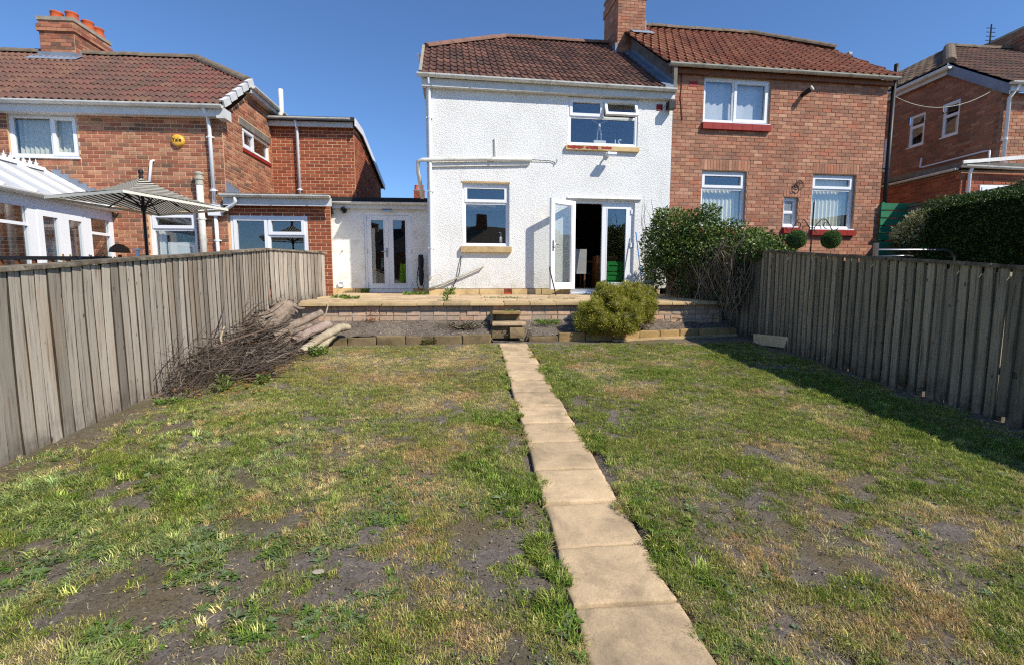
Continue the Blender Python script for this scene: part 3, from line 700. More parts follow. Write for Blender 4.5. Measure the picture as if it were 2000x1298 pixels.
for a, b, z0, z1 in ((5.19, 6.87, 4.93, 5.07), (5.21, 6.42, 2.59, 2.72), (8.06, 9.24, 2.59, 2.72), (7.33, 7.76, 2.63, 2.76)):
    n = max(1, round((b-a)/.225)); s0 = None
    for i in range(n):
        q = MB(); q.box(a+(b-a)*i/n+.003, a+(b-a)*(i+1)/n-.003, -.065, .05, z0, z1); q.build('sill_tile', 'red_paint', red)
mb = MB(); mb.box(RX0-.1, RX1+.05, -.07, .0, 6.09, 6.2); mb.build('fascia', 'wood_brown', red)
gutter(red, 4.30, RX1+.08, -.17, 6.245, 'gutter_old', fall=.01, r=.062, step=1.05)
PAL_O = [S(168, 104, 76), S(156, 92, 68), S(180, 116, 84), S(142, 86, 66), S(190, 130, 94)]
PAL_O = [mul(tuple(.7*a+.3*b for a, b in zip(c, S(150, 100, 78))), .78) for c in PAL_O]
yE2, yR2, zr0 = 1.86, 3.25, 6.24
def tone(x, y, ci, r): return 4 if (x < 5.4 and r.random() < .45) else ci
rroof = roof_slope(red, 'roof', -.20, zr0, .72, yR2, lambda y: 4.22, lambda y: 10.06 if y <= yE2 else 10.06-(y-yE2)/(yR2-yE2)*1.75, .205, .31, 'single', PAL_O, [4, 3, 3, 2, 1], seed=6, tone=tone)
Zr = lambda y: zr0+(y+.2)*.72
ridge(rroof, [(10.0, yE2, Zr(yE2)+.12), (8.31, yR2, Zr(yR2)+.07)]); ridge(rroof, [(8.31, yR2, Zr(yR2)+.05), (4.85, yR2, Zr(yR2)+.05)], seed=8)
mb = MB(); mb.poly([(4.3, yR2, Zr(yR2)), (8.31, yR2, Zr(yR2)), (10.06, yE2, Zr(yE2)), (10.06, 7.1, 6.0), (4.3, 7.1, 6.0)]); mb.build('rear_slope', 'ridge_red', red)
mb = MB(); mb.prism([(4.41, -.17, Zw(-.17)-.1), (4.41, 3.2, Zw(3.2)-.1), (4.41, 3.2, Zr(3.2)-.01), (4.41, -.17, Zr(-.17)-.01)], (.08, 0, 0)); mb.build('upstand', 'render_grey', red)
gutter(red, yE2-.3, 5.0, 10.2, Zr(yE2)-.12, axis='y', r=.055, mat='gutter_old', name='side_gutter')
chimney(red, 4.02, 4.80, 2.46, 3.58, 7.3, 9.42, PAL_R, [5, 5, 4, 4, 3, 2, 3, 2, 1], (8.94, .03, .24), [(4.25, 2.72), (4.55, 2.72), (4.25, 3.3), (4.55, 3.3)])
mb = MB(); mb.box(4.40, 4.83, 2.425, 2.452, 8.03, 8.16); mb.poly([(4.38, 2.2, Zr(2.2)+.08), (4.98, 2.2, Zr(2.2)+.08), (4.98, 2.47, Zr(2.47)+.08), (4.38, 2.47, Zr(2.47)+.08)]); mb.box(4.80, 4.83, 2.46, 3.4, 8.1, 8.5); mb.box(3.96, 4.02, 2.43, 2.75, 7.5, 7.86); mb.build('chimney_flashing', 'lead', red)
mb = MB(); mb.tube([(7.66, .03, 5.80), (7.66, -.1, 5.81), (7.70, -.2, 5.86)], .05, 14); mb.tube([(7.70, -.2, 5.86), (7.715, -.23, 5.875)], .06, 14, 1); mb.build('boiler_flue', ['black', 'gutter_old'], red)
mb = MB(); mb.box(4.86, 5.06, .006, .03, 5.84, 5.96); vo = mb.build('air_brick', 'red_paint', red)
pipe(red, [(4.66, -.0, 6.1), (4.68, -.0, 5.85), (4.66, .0, 5.6), (4.70, .0, 5.3), (4.72, .0, 5.1)], .009, 'red_paint', 'cable', n=6)
pipe(red, [(RX1+.10, -.02, 6.2), (RX1+.10, -.02, 2.0)], .05, 'black', 'soil_pipe', clips=[(RX1+.1, -.02, 4.2)])
pipe(red, [(RX1+.17, .02, 6.15), (RX1+.17, .02, 6.62)], .05, 'black', 'vent_pipe')
mb = MB(); mb.tube([(7.56, -.02, 3.70), (7.6, -.05, 3.80), (7.68, -.05, 3.86), (7.76, -.05, 3.8), (7.77, -.05, 3.7), (7.70, -.05, 3.64), (7.62, -.05, 3.68)], .011, 6)
for k in range(5): c = (7.64+.06*math.cos(k*1.9), -.05, 3.76+.09*math.sin(k*2.3)); mb.tube([(c[0]+.035*math.cos(t), c[1], c[2]+.035*math.sin(t)) for t in [i*.9 for i in range(7)]], .006, 5)
mb.build('iron_ornament', 'iron', red)

# ------------------------------------------------------------------ the brick house to the left
left = thing('brick_house', 'orange brick house with red-brown hipped roof beyond the grey fence', 'house', (0, 10.2, 0))
PAL_L = [S(208, 146, 108), S(190, 120, 88), S(170, 98, 70), S(214, 160, 122), S(128, 98, 78), S(150, 106, 84), S(200, 130, 98), S(164, 90, 66), S(104, 86, 72)]
PAL_L = [tuple(.8*a+.2*b for a, b in zip(c, S(186, 120, 88))) for c in PAL_L]; PAL_L = [mul(tuple(.88*v+.12*.2 for v in c), .86) for c in PAL_L]; WL = [5, 5, 4, 3, 1.6, 3, 5, 3, .6]
LX0, LX1 = -13.0, -4.94
lh_ = [(-8.88, -7.63, 3.87, 4.68), (-6.45, -5.55, 1.7, 2.86)]
mb = MB(); shell(mb, PF(0), LX0, LX1, .6, 4.72, lh_, .1)
sw = (.83, 2.17, 4.36, 4.80); PS = PXp(LX1); shell(mb, PS, 0, 2.35, .6, 4.72, [(sw[0], sw[1], sw[2], 4.72)], .08)
mb.poly([PS(0, 4.72, 0), PS(.83, 4.72, 0), PS(.83, 5.3, 0)]); mb.poly([PS(.83, 4.80, 0), PS(2.17, 4.80, 0), PS(2.17, 5.64, 0), PS(1.25, 5.64, 0), PS(.83, 5.3, 0)]); mb.poly([PS(2.17, 4.72, 0), PS(2.35, 4.72, 0), PS(2.35, 5.64, 0), PS(2.17, 5.64, 0)])
shell(mb, PS, 2.35, 6.5, .6, 5.64); lwall = mb.build('wall', 'mortar_warm', left)
brickwork(lwall, PF(0), 0, LX0, LX1, .6, 4.70, .225, .076, lh_, PAL_L, 'brick', 250, .011, seed=21, wgt=WL, soldiers=[(-8.9, -7.61, 3.72, 3.84, .075)], skip=lambda u, v: u < -9.6)
brickwork(lwall, PS, math.pi/2, 0, 2.34, 3.16, 5.62, .225, .076, [(sw[0]-.12, sw[1]+.05, sw[3], sw[3]+.16), sw], PAL_L, 'brick', 50, .011, seed=22, wgt=WL, top=lambda u: 4.70+.70*u)
lw1 = window(left, PF(0), *lh_[0], [(0, .62, 0, 1, 'fix'), (.62, 1, 0, 1, 'sash')], inset=.04, blind=[(0, .62, 0, 1, 'blind', .09), (.62, 1, 0, 1, 'blind', .09)], room='room')
lw2 = window(left, PF(0), *lh_[1], [(0, 1, 0, .74, 'fix'), (0, 1, .74, 1, 'sash')], inset=.05, blind=[(0, .2, 0, .74, 'curtain', .1), (.2, 1, .2, .5, 'curtain', .4)], room='room')
mb = MB(); mb.pbox(PS, .72, 2.24, 4.80, 4.95, -.02, .02); mb.build('lintel', 'render_grey', left)
mb = MB(); mb.pbox(PS, .8, 2.22, 4.27, 4.345, -.02, .03); mb.build('sill', 'red_paint', left)
lw3 = window(left, PS, *sw, [(0, .42, 0, 1, 'sash'), (.42, 1, 0, 1, 'fix')], inset=.02, fr=.045, room='room')
mb = MB(); mb.box(LX0, LX1+.16, -.19, -.165, 4.655, 4.80); mb.build('fascia', 'fascia', left)
mb = MB(); mb.box(LX0, LX1+.15, -.164, 0, 4.665, 4.68); mb.build('soffit', 'fascia', left)
gutter(left, LX0, LX1+.14, -.25, 4.845, fall=.0, r=.06, step=.62)
yE3, yR3, zl0 = 1.06, 2.54, 4.84
PAL_T = [S(128, 92, 80), S(118, 86, 76), S(136, 96, 82), S(112, 88, 76), S(138, 86, 76), S(142, 106, 86), S(122, 94, 82)]
PAL_T = [mul(tuple(.7*a+.3*b for a, b in zip(c, S(126, 90, 78))), .74) for c in PAL_T]
def tone2(x, y, ci, r):
    if x < -8.9+y*.2 and r.random() < .7: return 5 if r.random() < .6 else 2
    if x > -6.6 and r.random() < .35: return 4
    return ci
lroof = roof_slope(left, 'roof', -.24, zl0, .718, yR3, lambda y: -11.4, lambda y: -4.80 if y <= yE3 else -4.80-(y-yE3)/(yR3-yE3)*1.86, .262, .335, 'wave', PAL_T, [5, 4, 3, 4, 1, 1, 2], seed=2, tone=tone2)
Zl = lambda y: zl0+(y+.24)*.718
ridge(lroof, [(-4.84, yE3, Zl(yE3)+.05), (-6.66, yR3, Zl(yR3)+.05)]); ridge(lroof, [(-6.66, yR3, Zl(yR3)+.05), (-11.4, yR3, Zl(yR3)+.05)], seed=9)
mb = MB(); mb.poly([(-11.4, yR3, Zl(yR3)), (-6.66, yR3, Zl(yR3)), (-4.8, yE3, Zl(yE3)), (-4.8, 6.5, Zl(yE3)-.1), (-11.4, 6.5, 4.8)]); mb.build('rear_slope', 'ridge_red', left)
for i in range(5):
    y0 = -.22+i*.27; v = MB(); v.box(-.05, .035, 0, .30, -.075, .055); v.build('verge_piece', 'fascia', lroof, loc=(-4.80, y0-.01, Zl(y0)+.035), rot=(math.atan(.718)-.07, 0, 0))
mb = MB(); mb.box(LX1+.003, LX1+.163, -.205, .05, 4.62, 4.806); mb.build('eaves_box', 'fascia', left)
gutter(left, 1.02, 3.75, -4.745, 5.70, axis='y', r=.058, step=.8, name='side_gutter')
mb = MB(); mb.box(-4.81, -4.785, 1.04, 6, 5.56, 5.72); mb.box(LX1, -4.811, 1.04, 6, 5.56, 5.575); mb.build('side_fascia', 'fascia', left)
chimney(left, -9.97, -9.22, 2.28, 3.42, 6.3, 7.50, PAL_L, WL, (7.20, .035, .16), [(-9.76, 2.55), (-9.43, 2.55), (-9.36, 2.92), (-9.36, 3.24)], 'mortar_warm', poth=.27, potr=.125, capc=.06)
zc = Zl(2.28); mb = MB(); mb.box(-10.02, -9.19, 2.25, 2.275, zc-.02, zc+.13); mb.poly([(-10.15, 2.02, Zl(2.02)+.07), (-9.06, 2.02, Zl(2.02)+.07), (-9.06, 2.27, Zl(2.27)+.07), (-10.15, 2.27, Zl(2.27)+.07)])
for i in range(3): mb.box(-9.215, -9.19, 2.28+i*.12, 2.40+i*.12, zc-.05+i*.085, zc+.13+i*.085)
mb.build('chimney_flashing', 'lead', left)
pipe(left, [(-5.155, -.24, 4.80), (-5.155, -.1, 4.66), (-5.15, -.07, 4.5), (-5.14, -.07, 3.02)], .034, clips=[(-5.145, -.07, 3.28), (-5.15, -.07, 4.3)])
mb = MB(); mb.prism([(-5.27, -.01, 3.0), (-5.0, -.01, 3.0), (-5.02, -.01, 2.78), (-5.24, -.01, 2.78)], (0, -.13, 0)); mb.build('hopper', 'upvc', left)
pipe(left, [(-5.13, -.07, 2.78), (-5.13, -.07, 1.5)], .034, clips=[(-5.13, -.07, 2.3)])
sp = pipe(left, [(-5.395, -.08, 3.42), (-5.395, -.08, 1.5)], .062, 'gutter', 'soil_pipe', clips=[(-5.395, -.08, 2.72)])
mb = MB(); T = Matrix.Translation((-5.395, -.08, 3.38)); mb.lathe([(.07, 0), (.07, .1), (.085, .1), (.085, .13), (.066, .14), (.066, .2), (.078, .2), (.078, .24), (0, .26)], 14, T); mb.build('vent_cowl', 'gutter_old', sp)
pipe(left, [(-6.375, -.06, 3.2), (-6.28, -.06, 3.82), (-6.25, -.02, 3.84)], .026, 'upvc', 'overflow_pipe')
al = MB(); al.lathe([(0, .06), (.08, .06), (.112, .045), (.118, 0)], 24, Matrix.Translation((-5.776, -.005, 4.23)) @ Matrix.Rotation(math.pi/2, 4, 'X')); alarm = al.build('alarm_box', 'yellow_case', left, True)
def text_mesh(s, size, mat, parent, loc, rot, ext=.002, name='lettering'):
    cu = bpy.data.curves.new(name, 'FONT'); cu.body = s; cu.size = size; cu.extrude = ext; cu.align_x = 'CENTER'; cu.align_y = 'CENTER'
    o = bpy.data.objects.new(name, cu); COL.objects.link(o); dg = bpy.context.evaluated_depsgraph_get(); me = bpy.data.meshes.new_from_object(o.evaluated_get(dg))
    bpy.data.objects.remove(o); me.materials.clear(); me.materials.append(M[mat]); return link(name, me, parent, loc, rot)
text_mesh('Yale', .105, 'black', alarm, (-5.776, -.07, 4.235), (math.pi/2, 0, 0))
# single-storey brick part at the side, flush with the front
PAL_N = [mul(c, .78) for c in (S(176, 98, 68), S(168, 92, 65), S(184, 106, 75), S(156, 84, 61))]
nw = (-4.91, -3.40, 1.8, 2.83); mb = MB(); PN = PF(-.05+.1)
shell(mb, PN, LX1, -2.93, .7, 3.06, [nw], .08); mb.poly([(-2.93, .05, .7), (-3.56, 2.15, .7), (-3.56, 2.15, 3.06), (-2.93, .05, 3.06)], 1)
nwall = mb.build('side_wall', ['mortar_new', 'smooth_white'], left)
brickwork(nwall, PN, 0, LX1, -2.93, .7, 3.03, .212, .075, [nw], PAL_N, 'brick_new', 120, .012, seed=31)
window(left, PN, *nw, [(0, .48, 0, 1, 'sash'), (.48, 1, 0, .62, 'fix'), (.48, 1, .62, 1, 'sash')], inset=-.005, fr=.07, roomd=1.2)
mb = MB(); mb.box(LX1+.0, -2.85, -.145, -.12, 2.985, 3.14); mb.build('fascia', 'fascia', left)
gutter(left, LX1-.02, -2.86, -.205, 3.185, r=.056, step=.7)
mb = MB(); mb.prism([(LX1+.004, -.2, 3.142), (-2.86, -.2, 3.142), (-3.50, 2.3, 3.142), (LX1+.004, 2.3, 3.142)], (0, 0, .07)); mb.build('flat_roof', 'felt', left)
mb = MB(); mb.prism([PS(0, 3.22, .003), PS(.02, 3.48, .003), PS(1.1, 3.25, .003)], (.02, 0, 0)); mb.build('flashing', 'lead', left)
pipe(left, [(-4.68, -.2, 3.14), (-4.68, -.19, 3.06), (-4.72, -.17, 3.0), (-5.0, -.1, 2.86), (-5.08, -.08, 2.84)], .034)
# two-storey block behind it
ew = MB(); PE = PF(2.35); shell(ew, PE, LX1, -2.95, 2.9, 5.30); PE2 = PXp(-2.95); shell(ew, PE2, 2.35, 5.7, 2.9, 4.6); ew.poly([PE2(2.35, 4.6, 0), PE2(5.7, 4.6, 0), PE2(2.9, 5.3, 0), PE2(2.35, 5.3, 0)]); ewall = ew.build('rear_wall', 'mortar_new', left)
brickwork(ewall, PE, 0, LX1, -2.95, 3.28, 5.28, .225, .0795, [], PAL_N, 'brick_new', 120, .012, seed=41)
brickwork(ewall, PE2, math.pi/2, 2.35, 5.65, 3.28, 5.28, .225, .0795, [], PAL_N, 'brick_new', 0, .012, seed=42, top=lambda u: 5.26-max(0, u-2.9)*.25)
mb = MB(); mb.box(LX1, -2.93, 2.20, 2.225, 5.24, 5.40); mb.build('fascia', 'fascia', left)
gutter(left, LX1, -2.97, 2.14, 5.43, r=.058, step=.9)
mb = MB(); mb.prism([(LX1, 2.1, 5.45), (LX1, 2.9, 5.44), (LX1, 6.0, 4.6), (LX1, 6.0, 4.5), (LX1, 2.9, 5.34), (LX1, 2.1, 5.36)], (2.06, 0, 0)); mb.build('flat_roof', 'felt', left)
mb = MB(); mb.prism([(-2.87, 2.12, 5.43), (-2.87, 2.9, 5.41), (-2.87, 5.9, 4.60), (-2.87, 5.9, 4.44), (-2.87, 2.9, 5.25), (-2.87, 2.12, 5.25)], (.025, 0, 0)); mb.build('barge_board', 'upvc', left)
pipe(left, [(-4.29, 2.15, 5.38), (-4.29, 2.27, 5.2), (-4.29, 2.28, 3.2)], .034, clips=[(-4.29, 2.28, 3.75)])
pipe(left, [(-4.70, 2.36, 5.45), (-4.70, 2.36, 5.56), (-4.68, 2.4, 5.62), (-4.68, 2.4, 6.16)], .055, 'gutter', 'vent_pipe')

# ------------------------------------------------------------------ white flat-roofed link between the two houses
lk = thing('side_extension', 'low white flat-roofed extension with glazed double doors, set back beside the white house', 'building', (-2.2, 12.4, 1.2))
ox, oz = 2.2, -1.2
def Q(u, v, w): return (u+ox, -w, v+oz)
mb = MB(); dh = (-2.745, -1.56, 1.20, 3.20); shell(mb, Q, -3.6, -.6, 1.32, 3.40, [(dh[0], dh[1], 1.32, 3.20)], .06); lkw = mb.build('wall', 'smooth_white', lk)
for a, b in ((-3.6, -3.0), (-2.99, -2.745), (-1.56, -.7)): pb = MB(); pb.pbox(Q, a, b, 1.02, 1.318, -.1, .03); pb.build('plinth_block', 'sandstone', lk)
mb = MB(); mb.ring(Q, dh[0], dh[1], dh[2], dh[3], .055, -.1, -.02, tb=.09); fr = mb.build('door_frame', 'upvc', lk)
lwd = (dh[1]-dh[0]-.11)/2; lhh = dh[3]-dh[2]-.15
d1 = leaf(lk, lwd, lhh, (dh[0]+.055+ox, .03, dh[2]+.09+oz), 0, .1); d2 = leaf(lk, lwd, lhh, (dh[0]+.055+lwd+.004+ox, .03, dh[2]+.09+oz), 0, .1)
handle(d1, lwd-.045, .92, -1)
for dd_, uu in ((d1, -.03), (d2, lwd+.0)):
    for z in (.12, .95, 1.75): g = MB(); g.box(uu, uu+.03, -.03, .0, z-.06, z+.06); g.build('hinge', 'upvc', dd_)
mb = MB(); rr = [(dh[0], .12), (dh[1], .12), (dh[1], 1.6), (dh[0], 1.6)]
mb.pbox(lambda u, v, w: Q(u, v, w), dh[0], dh[1], 1.2, 3.2, -1.6, -1.59)
for a in (dh[0], dh[1]): mb.poly([Q(a, 1.2, -.12), Q(a, 3.2, -.12), Q(a, 3.2, -1.6), Q(a, 1.2, -1.6)])
mb.poly([Q(dh[0], 1.2, -.12), Q(dh[1], 1.2, -.12), Q(dh[1], 1.2, -1.6), Q(dh[0], 1.2, -1.6)]); mb.poly([Q(dh[0], 3.2, -.12), Q(dh[1], 3.2, -.12), Q(dh[1], 3.2, -1.6), Q(dh[0], 3.2, -1.6)]); mb.build('room', 'room_dark', lk)
mb = MB(); mb.pbox(Q, -3.6, -.6, 3.28, 3.42, .1, .125); mb.build('fascia', 'fascia', lk)
mb = MB(); mb.pbox(Q, -3.6, -.6, 3.40, 3.55, -4, .13); mb.build('flat_roof', 'felt', lk)
gutter(lk, -3.55+ox, -.7+ox, -.185, 3.425+oz, r=.052, step=.8)
mb = MB(); mb.lathe([(.045, 0), (.045, .1), (.075, .1), (.075, .17), (.055, .17), (.05, .12), (0, .12)], 18, Matrix.Translation(Q(-3.19, 3.235, 0)) @ Matrix.Rotation(math.pi/2, 4, 'X')); mb.build('boiler_flue', 'black', lk, True)
mb = MB(); mb.lathe([(.055, .0), (.085, .01), (.085, .05), (.06, .055), (.05, .02), (0, .02)], 18, Matrix.Translation(Q(-3.345, 1.42, 0)) @ Matrix.Rotation(math.pi/2, 4, 'X')); mb.build('tumble_vent', 'upvc', lk, True)
mb = MB(); mb.pbox(Q, -2.24, -2.06, 3.26, 3.32, .0, .05); mb.prism([Q(-2.27, 3.33, .05), Q(-2.03, 3.33, .05), Q(-2.05, 3.24, .16), Q(-2.25, 3.24, .16)], (0, 0, -.035)); mb.build('wall_light', 'chrome', lk)
mb = MB(); mb.lathe([(0, .02), (.012, .02), (.018, 0)], 10, Matrix.Translation(Q(-3.29, 2.25, 0)) @ Matrix.Rotation(math.pi/2, 4, 'X')); mb.tube([Q(-3.29, 2.25, .02), Q(-3.30, 2.24, .06)], .008, 6); mb.build('outside_tap', 'brass', lk)

# ------------------------------------------------------------------ the house beyond on the right
far = thing('brick_house', 'dark brick house with shaded gable side behind the clipped hedge', 'house', (0, 11.0, 0))
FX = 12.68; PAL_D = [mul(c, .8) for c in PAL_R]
sh = [(1.97, 2.45, 5.36, 6.24), (1.0, 1.46, 5.355, 6.22), (3.03, 3.3, 4.9, 5.86)]
mb = MB(); PM = PXm(FX); shell(mb, PM, 0, 6.0, .9, 6.0, [(a, b, c, min(d, 6.0)) for a, b, c, d in sh], .06)
us = [0] + sorted([x for s in sh for x in s[:2] if s[3] > 6.0]) + [6.0]
tp = lambda u: min(6.0+.80*u, 7.02)
for a, b in ((0, 1.0), (1.0, 1.46), (1.46, 1.97), (1.97, 2.45), (2.45, 6.0)):
    z0 = {1.0: 6.22, 1.97: 6.24}.get(a, 6.0); k = 6
    for i in range(k):
        p, q = a+(b-a)*i/k, a+(b-a)*(i+1)/k; mb.poly([PM(p, z0, 0), PM(q, z0, 0), PM(q, max(tp(q), z0), 0), PM(p, max(tp(p), z0), 0)])
fh = [(14.3, 15.4, 2.9, 4.0)]
shell(mb, PF(0), FX, 20, .9, 6.0, fh, .08); fwall = mb.build('wall', 'mortar_grey', far)
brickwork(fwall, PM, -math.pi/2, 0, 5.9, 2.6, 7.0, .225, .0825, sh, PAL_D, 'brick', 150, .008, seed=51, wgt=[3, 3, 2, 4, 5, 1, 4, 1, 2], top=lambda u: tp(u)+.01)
brickwork(fwall, PF(0), 0, FX, 17, 2.6, 5.95, .225, .0825, fh, PAL_R, 'brick', 60, .008, seed=52)
for s in sh[:2]: window(far, PM, *s, [(0, 1, 0, .64, 'fix'), (0, 1, .64, 1, 'fix')], inset=.02, fr=.05, blind=[(0, .6, 0, .64, 'curtain', .3)])
window(far, PM, *sh[2], [(0, 1, 0, 1, 'fix')], inset=.02, fr=.05)
window(far, PF(0), *fh[0], [(0, 1, 0, .7, 'fix'), (0, 1, .7, 1, 'sash')], inset=.05)
yE4, zf0 = 1.33, 6.12; Zf = lambda y: zf0+(y+.25)*.70
froof = roof_slope(far, 'roof', -.25, zf0, .70, 3.3, lambda y: 12.6 if y <= yE4 else 12.6+(y-yE4)*1.0, lambda y: 18.6, .30, .335, 'wave', [S(104, 76, 64), S(92, 70, 60), S(116, 84, 68)], [1, 1, 1], nparts=150, seed=8)
mb = MB(); y2 = 3.3
mb.poly([(12.55, yE4, Zf(yE4)-.03), (12.55, 6.2, Zf(yE4)-.03), (14.57, 6.2, Zf(3.3)), (14.57, 3.3, Zf(3.3))]); hs = mb.build('side_slope', 'felt', far)
r = random.Random(5); mb = MB()
for j in range(7):
    for k in range(17):
        f = j/7; x = 12.55+f*2.02; z = Zf(yE4)+(Zf(3.3)-Zf(yE4))*f+.01; ya = yE4+f*1.97+.05+k*.262
        if ya > 6: continue
        c = S(*r.choice([(112, 92, 72), (98, 80, 66), (126, 104, 80)]))
        for m_ in range(4):
            zz = (.0, .035, .035, 0)[m_]; z2 = (.035, .035, 0, 0)[m_]
            mb.faces([(x, ya+m_*.0655, z+zz+.025), (x, ya+(m_+1)*.0655, z+z2+.025), (x+.31, ya+(m_+1)*.0655, z+.215+z2), (x+.31, ya+m_*.0655, z+.215+zz), (x, ya+m_*.0655, z), (x, ya+(m_+1)*.0655, z)], [(0, 1, 2, 3), (4, 5, 1, 0)], 0, c)
kind(mb.build('side_tiles', 'tile', hs), 'stuff')
ridge(froof, [(12.62, yE4, Zf(yE4)+.07), (14.57, 3.3, Zf(3.3)+.06)], r=.14); ridge(froof, [(14.57, 3.3, Zf(3.3)+.05), (18.6, 3.3, Zf(3.3)+.05)], seed=2)
mb = MB(); mb.prism([(12.60, -.25, 6.10), (12.60, yE4, 7.21), (12.60, yE4, 6.95), (12.60, -.25, 5.86)], (-.025, 0, 0)); mb.build('barge_board', 'lead', far)
gutter(far, yE4-.15, 6.0, 12.48, 7.10, axis='y', r=.06, step=1.0, name='side_gutter')
mb = MB(); mb.box(12.555, 12.585, yE4+.003, 6, 6.95, 7.2); mb.build('side_fascia', 'fascia', far)
gutter(far, 12.55, 18.6, -.30, 6.13, r=.06); mb = MB(); mb.box(12.58, 18.6, -.23, -.2, 5.95, 6.1); mb.build('fascia', 'fascia', far)
pipe(far, [(12.79, -.28, 6.08), (12.79, -.08, 5.85), (12.79, -.08, 2.5)], .04, clips=[(12.79, -.08, 4.9)])
chimney(far, 16.6, 17.4, 2.7, 4.4, 7.5, 9.1, PAL_D, [3, 3, 2, 4, 5, 1, 4, 1, 2], (8.7, .03, .16), [(16.85, 3.0), (17.15, 3.0)], nb=0)
mb = MB(); mb.tube([(15.9, 3.3, 8.5), (15.9, 3.3, 9.35)], .02, 6)
for i in range(5): mb.box(15.75, 16.05, 3.29, 3.31, 8.75+i*.12, 8.765+i*.12)
mb.build('aerial', 'iron', far)
# its single-storey offshoot
mb = MB(); shell(mb, PF(-.8), 10.95, 12.95, .9, 3.98, [(11.45, 12.2, 2.7, 3.66)], .05); shell(mb, PXm(10.95), -.8, 2.2, .9, 3.98); ow = mb.build('side_wall', 'mortar_grey', far)
brickwork(ow, PF(-.8), 0, 10.95, 12.95, 2.6, 3.92, .225, .0825, [(11.45, 12.2, 2.7, 3.66)], PAL_N, 'brick_new', 40, .01, seed=53)
brickwork(ow, PXm(10.95), -math.pi/2, -.8, 2.2, 2.4, 3.95, .225, .0825, [], PAL_N, 'brick_new', 0, .01, seed=54)
window(far, PF(-.8), 11.45, 12.2, 2.7, 3.66, [(0, 1, 0, 1, 'sash')], inset=.0)
mb = MB(); mb.prism([(10.88, -.86, 4.02), (10.88, 2.3, 4.12), (10.88, 2.3, 4.24), (10.88, -.86, 4.14)], (2.05, 0, 0)); mb.build('flat_roof', 'timber_grey', far)
mb = MB(); mb.prism([(10.9, -.88, 4.17), (12.9, -.88, 4.36), (12.9, -.88, 4.27), (10.9, -.88, 4.10)], (0, .03, 0)); mb.build('peeling_board', 'white_paint', far)
gutter(far, 10.88, 12.95, -.94, 4.05, r=.05, fall=.05); gutter(far, -.8, 2.2, 10.84, 4.02, axis='y', r=.05, name='side_gutter')
pipe(far, [(11.1, -.9, 4.0), (11.1, -.86, 3.9), (11.1, -.86, 2.5)], .034)
pipe(far, [(12.6, 1.9, 4.95), (12.58, 1.9, 4.7), (12.57, 1.8, 4.68), (12.57, .2, 4.68), (12.57, .06, 4.66), (12.57, .05, 4.2)], .022, 'upvc', 'waste_pipe')
tag(link('overhead_cable', (lambda m_: (m_.tube([(9.93+(12.7-9.93)*t, 11.15-.1*t, 5.95+.25*t-4*.42*t*(1-t)) for t in [i/14 for i in range(15)]], .008, 6), m_.mesh('overhead_cable', 'gutter_old', True))[1])(MB())), 'thin pale cable sagging between the two brick houses', 'cable')
fc = thing('distant_house', 'distant house showing only its tiny red chimney above the flat roof', 'house', (-4.4, 40, 0))
chimney(fc, -.4, .4, 0, .6, 1.0, 8.9, PAL_N, None, None, [(-.22, .3), (.22, .3)], poth=.45, potr=.16)
mb = MB(); mb.poly([(-6, 0, 1), (6, 0, 1), (6, 0, 5.2), (-6, 0, 5.2)]); mb.poly([(-6, 0, 5.2), (6, 0, 5.2), (6, 4, 7.6), (-6, 4, 7.6)]); mb.build('house_wall', 'terracotta', fc)

# ------------------------------------------------------------------ houses facing across the gardens (seen in the window glass)
def opposite(x, lab, wallm, roofm):
    t = thing('opposite_house', lab, 'house', (x, -27, -.6)); m = MB(); m.box(-5.6, 5.6, -7, 0, 0, 5.3); m.build('wall', wallm, t)
    m = MB(); m.prism([(-5.9, .35, 5.2), (-5.9, -3.5, 8.1), (-5.9, -7.35, 5.2)], (11.8, 0, 0)); rf = m.build('roof', roofm, t); m = MB(); m.box(-.5, .5, -4, -3, 7.2, 9.3); m.build('chimney', wallm, rf)
    for u in (-4, -1.6, 1.6, 4):
        for z in (1.0, 3.5):
            m = MB(); P = lambda a, b, w: (a, w, b); m.ring(P, u-.7, u+.7, z, z+1.2, .07, .0, .05); w = m.build('window', 'upvc', t); m = MB(); m.box(u-.63, u+.63, .004, .02, z+.07, z+1.13); m.build('pane', 'glass', w)
    m = MB(); m.box(-.45, .45, .0, .05, 0, 2.05); m.build('door', 'wood_brown', t)
opposite(-7.5, 'brick house across the gardens, reflected left in the window glass', 'wood_brown', 'felt')
opposite(5.2, 'brick house across the gardens, reflected in the middle of the window glass', 'wood_brown', 'ridge')
opposite(18.0, 'brick house across the gardens, reflected right in the window glass', 'wood_brown', 'felt')
# ------------------------------------------------------------------ ground, path, terrace
NZ = Noise2(3); NZ2 = Noise2(8)
def gz(x, y):
    x = np.asarray(x, float); y = np.asarray(y, float)
    z = .063*np.clip(y, -9, 8.0)
    inside = (sstep(-3.7, -3.3, x)*(1-sstep(4.7, 5.1, x)))
    z = z+inside*.02*(NZ.fbm(x, y, 1.3, 3)-.5)*2*(1-sstep(7.2, 7.6, y))
    return z+sstep(8.45, 8.7, y)*.52
def gz1(x, y): return float(gz(x, y))
xs = np.unique(np.concatenate([np.linspace(-300, -20, 12), np.linspace(-20, -4, 33), np.arange(-4, 5.4, .06), np.linspace(5.4, 20, 30), np.linspace(20, 300, 12)]))
ys = np.unique(np.concatenate([np.linspace(-300, -12, 12), np.linspace(-12, -.5, 24), np.arange(-.5, 9, .06), np.linspace(9, 20, 20), np.linspace(20, 400, 14)]))
X, Y = np.meshgrid(xs, ys, indexing='ij'); Z = gz(X, Y); fine = ((X > -3.6) & (X < 4.9) & (Y > -.4) & (Y < 8.2))
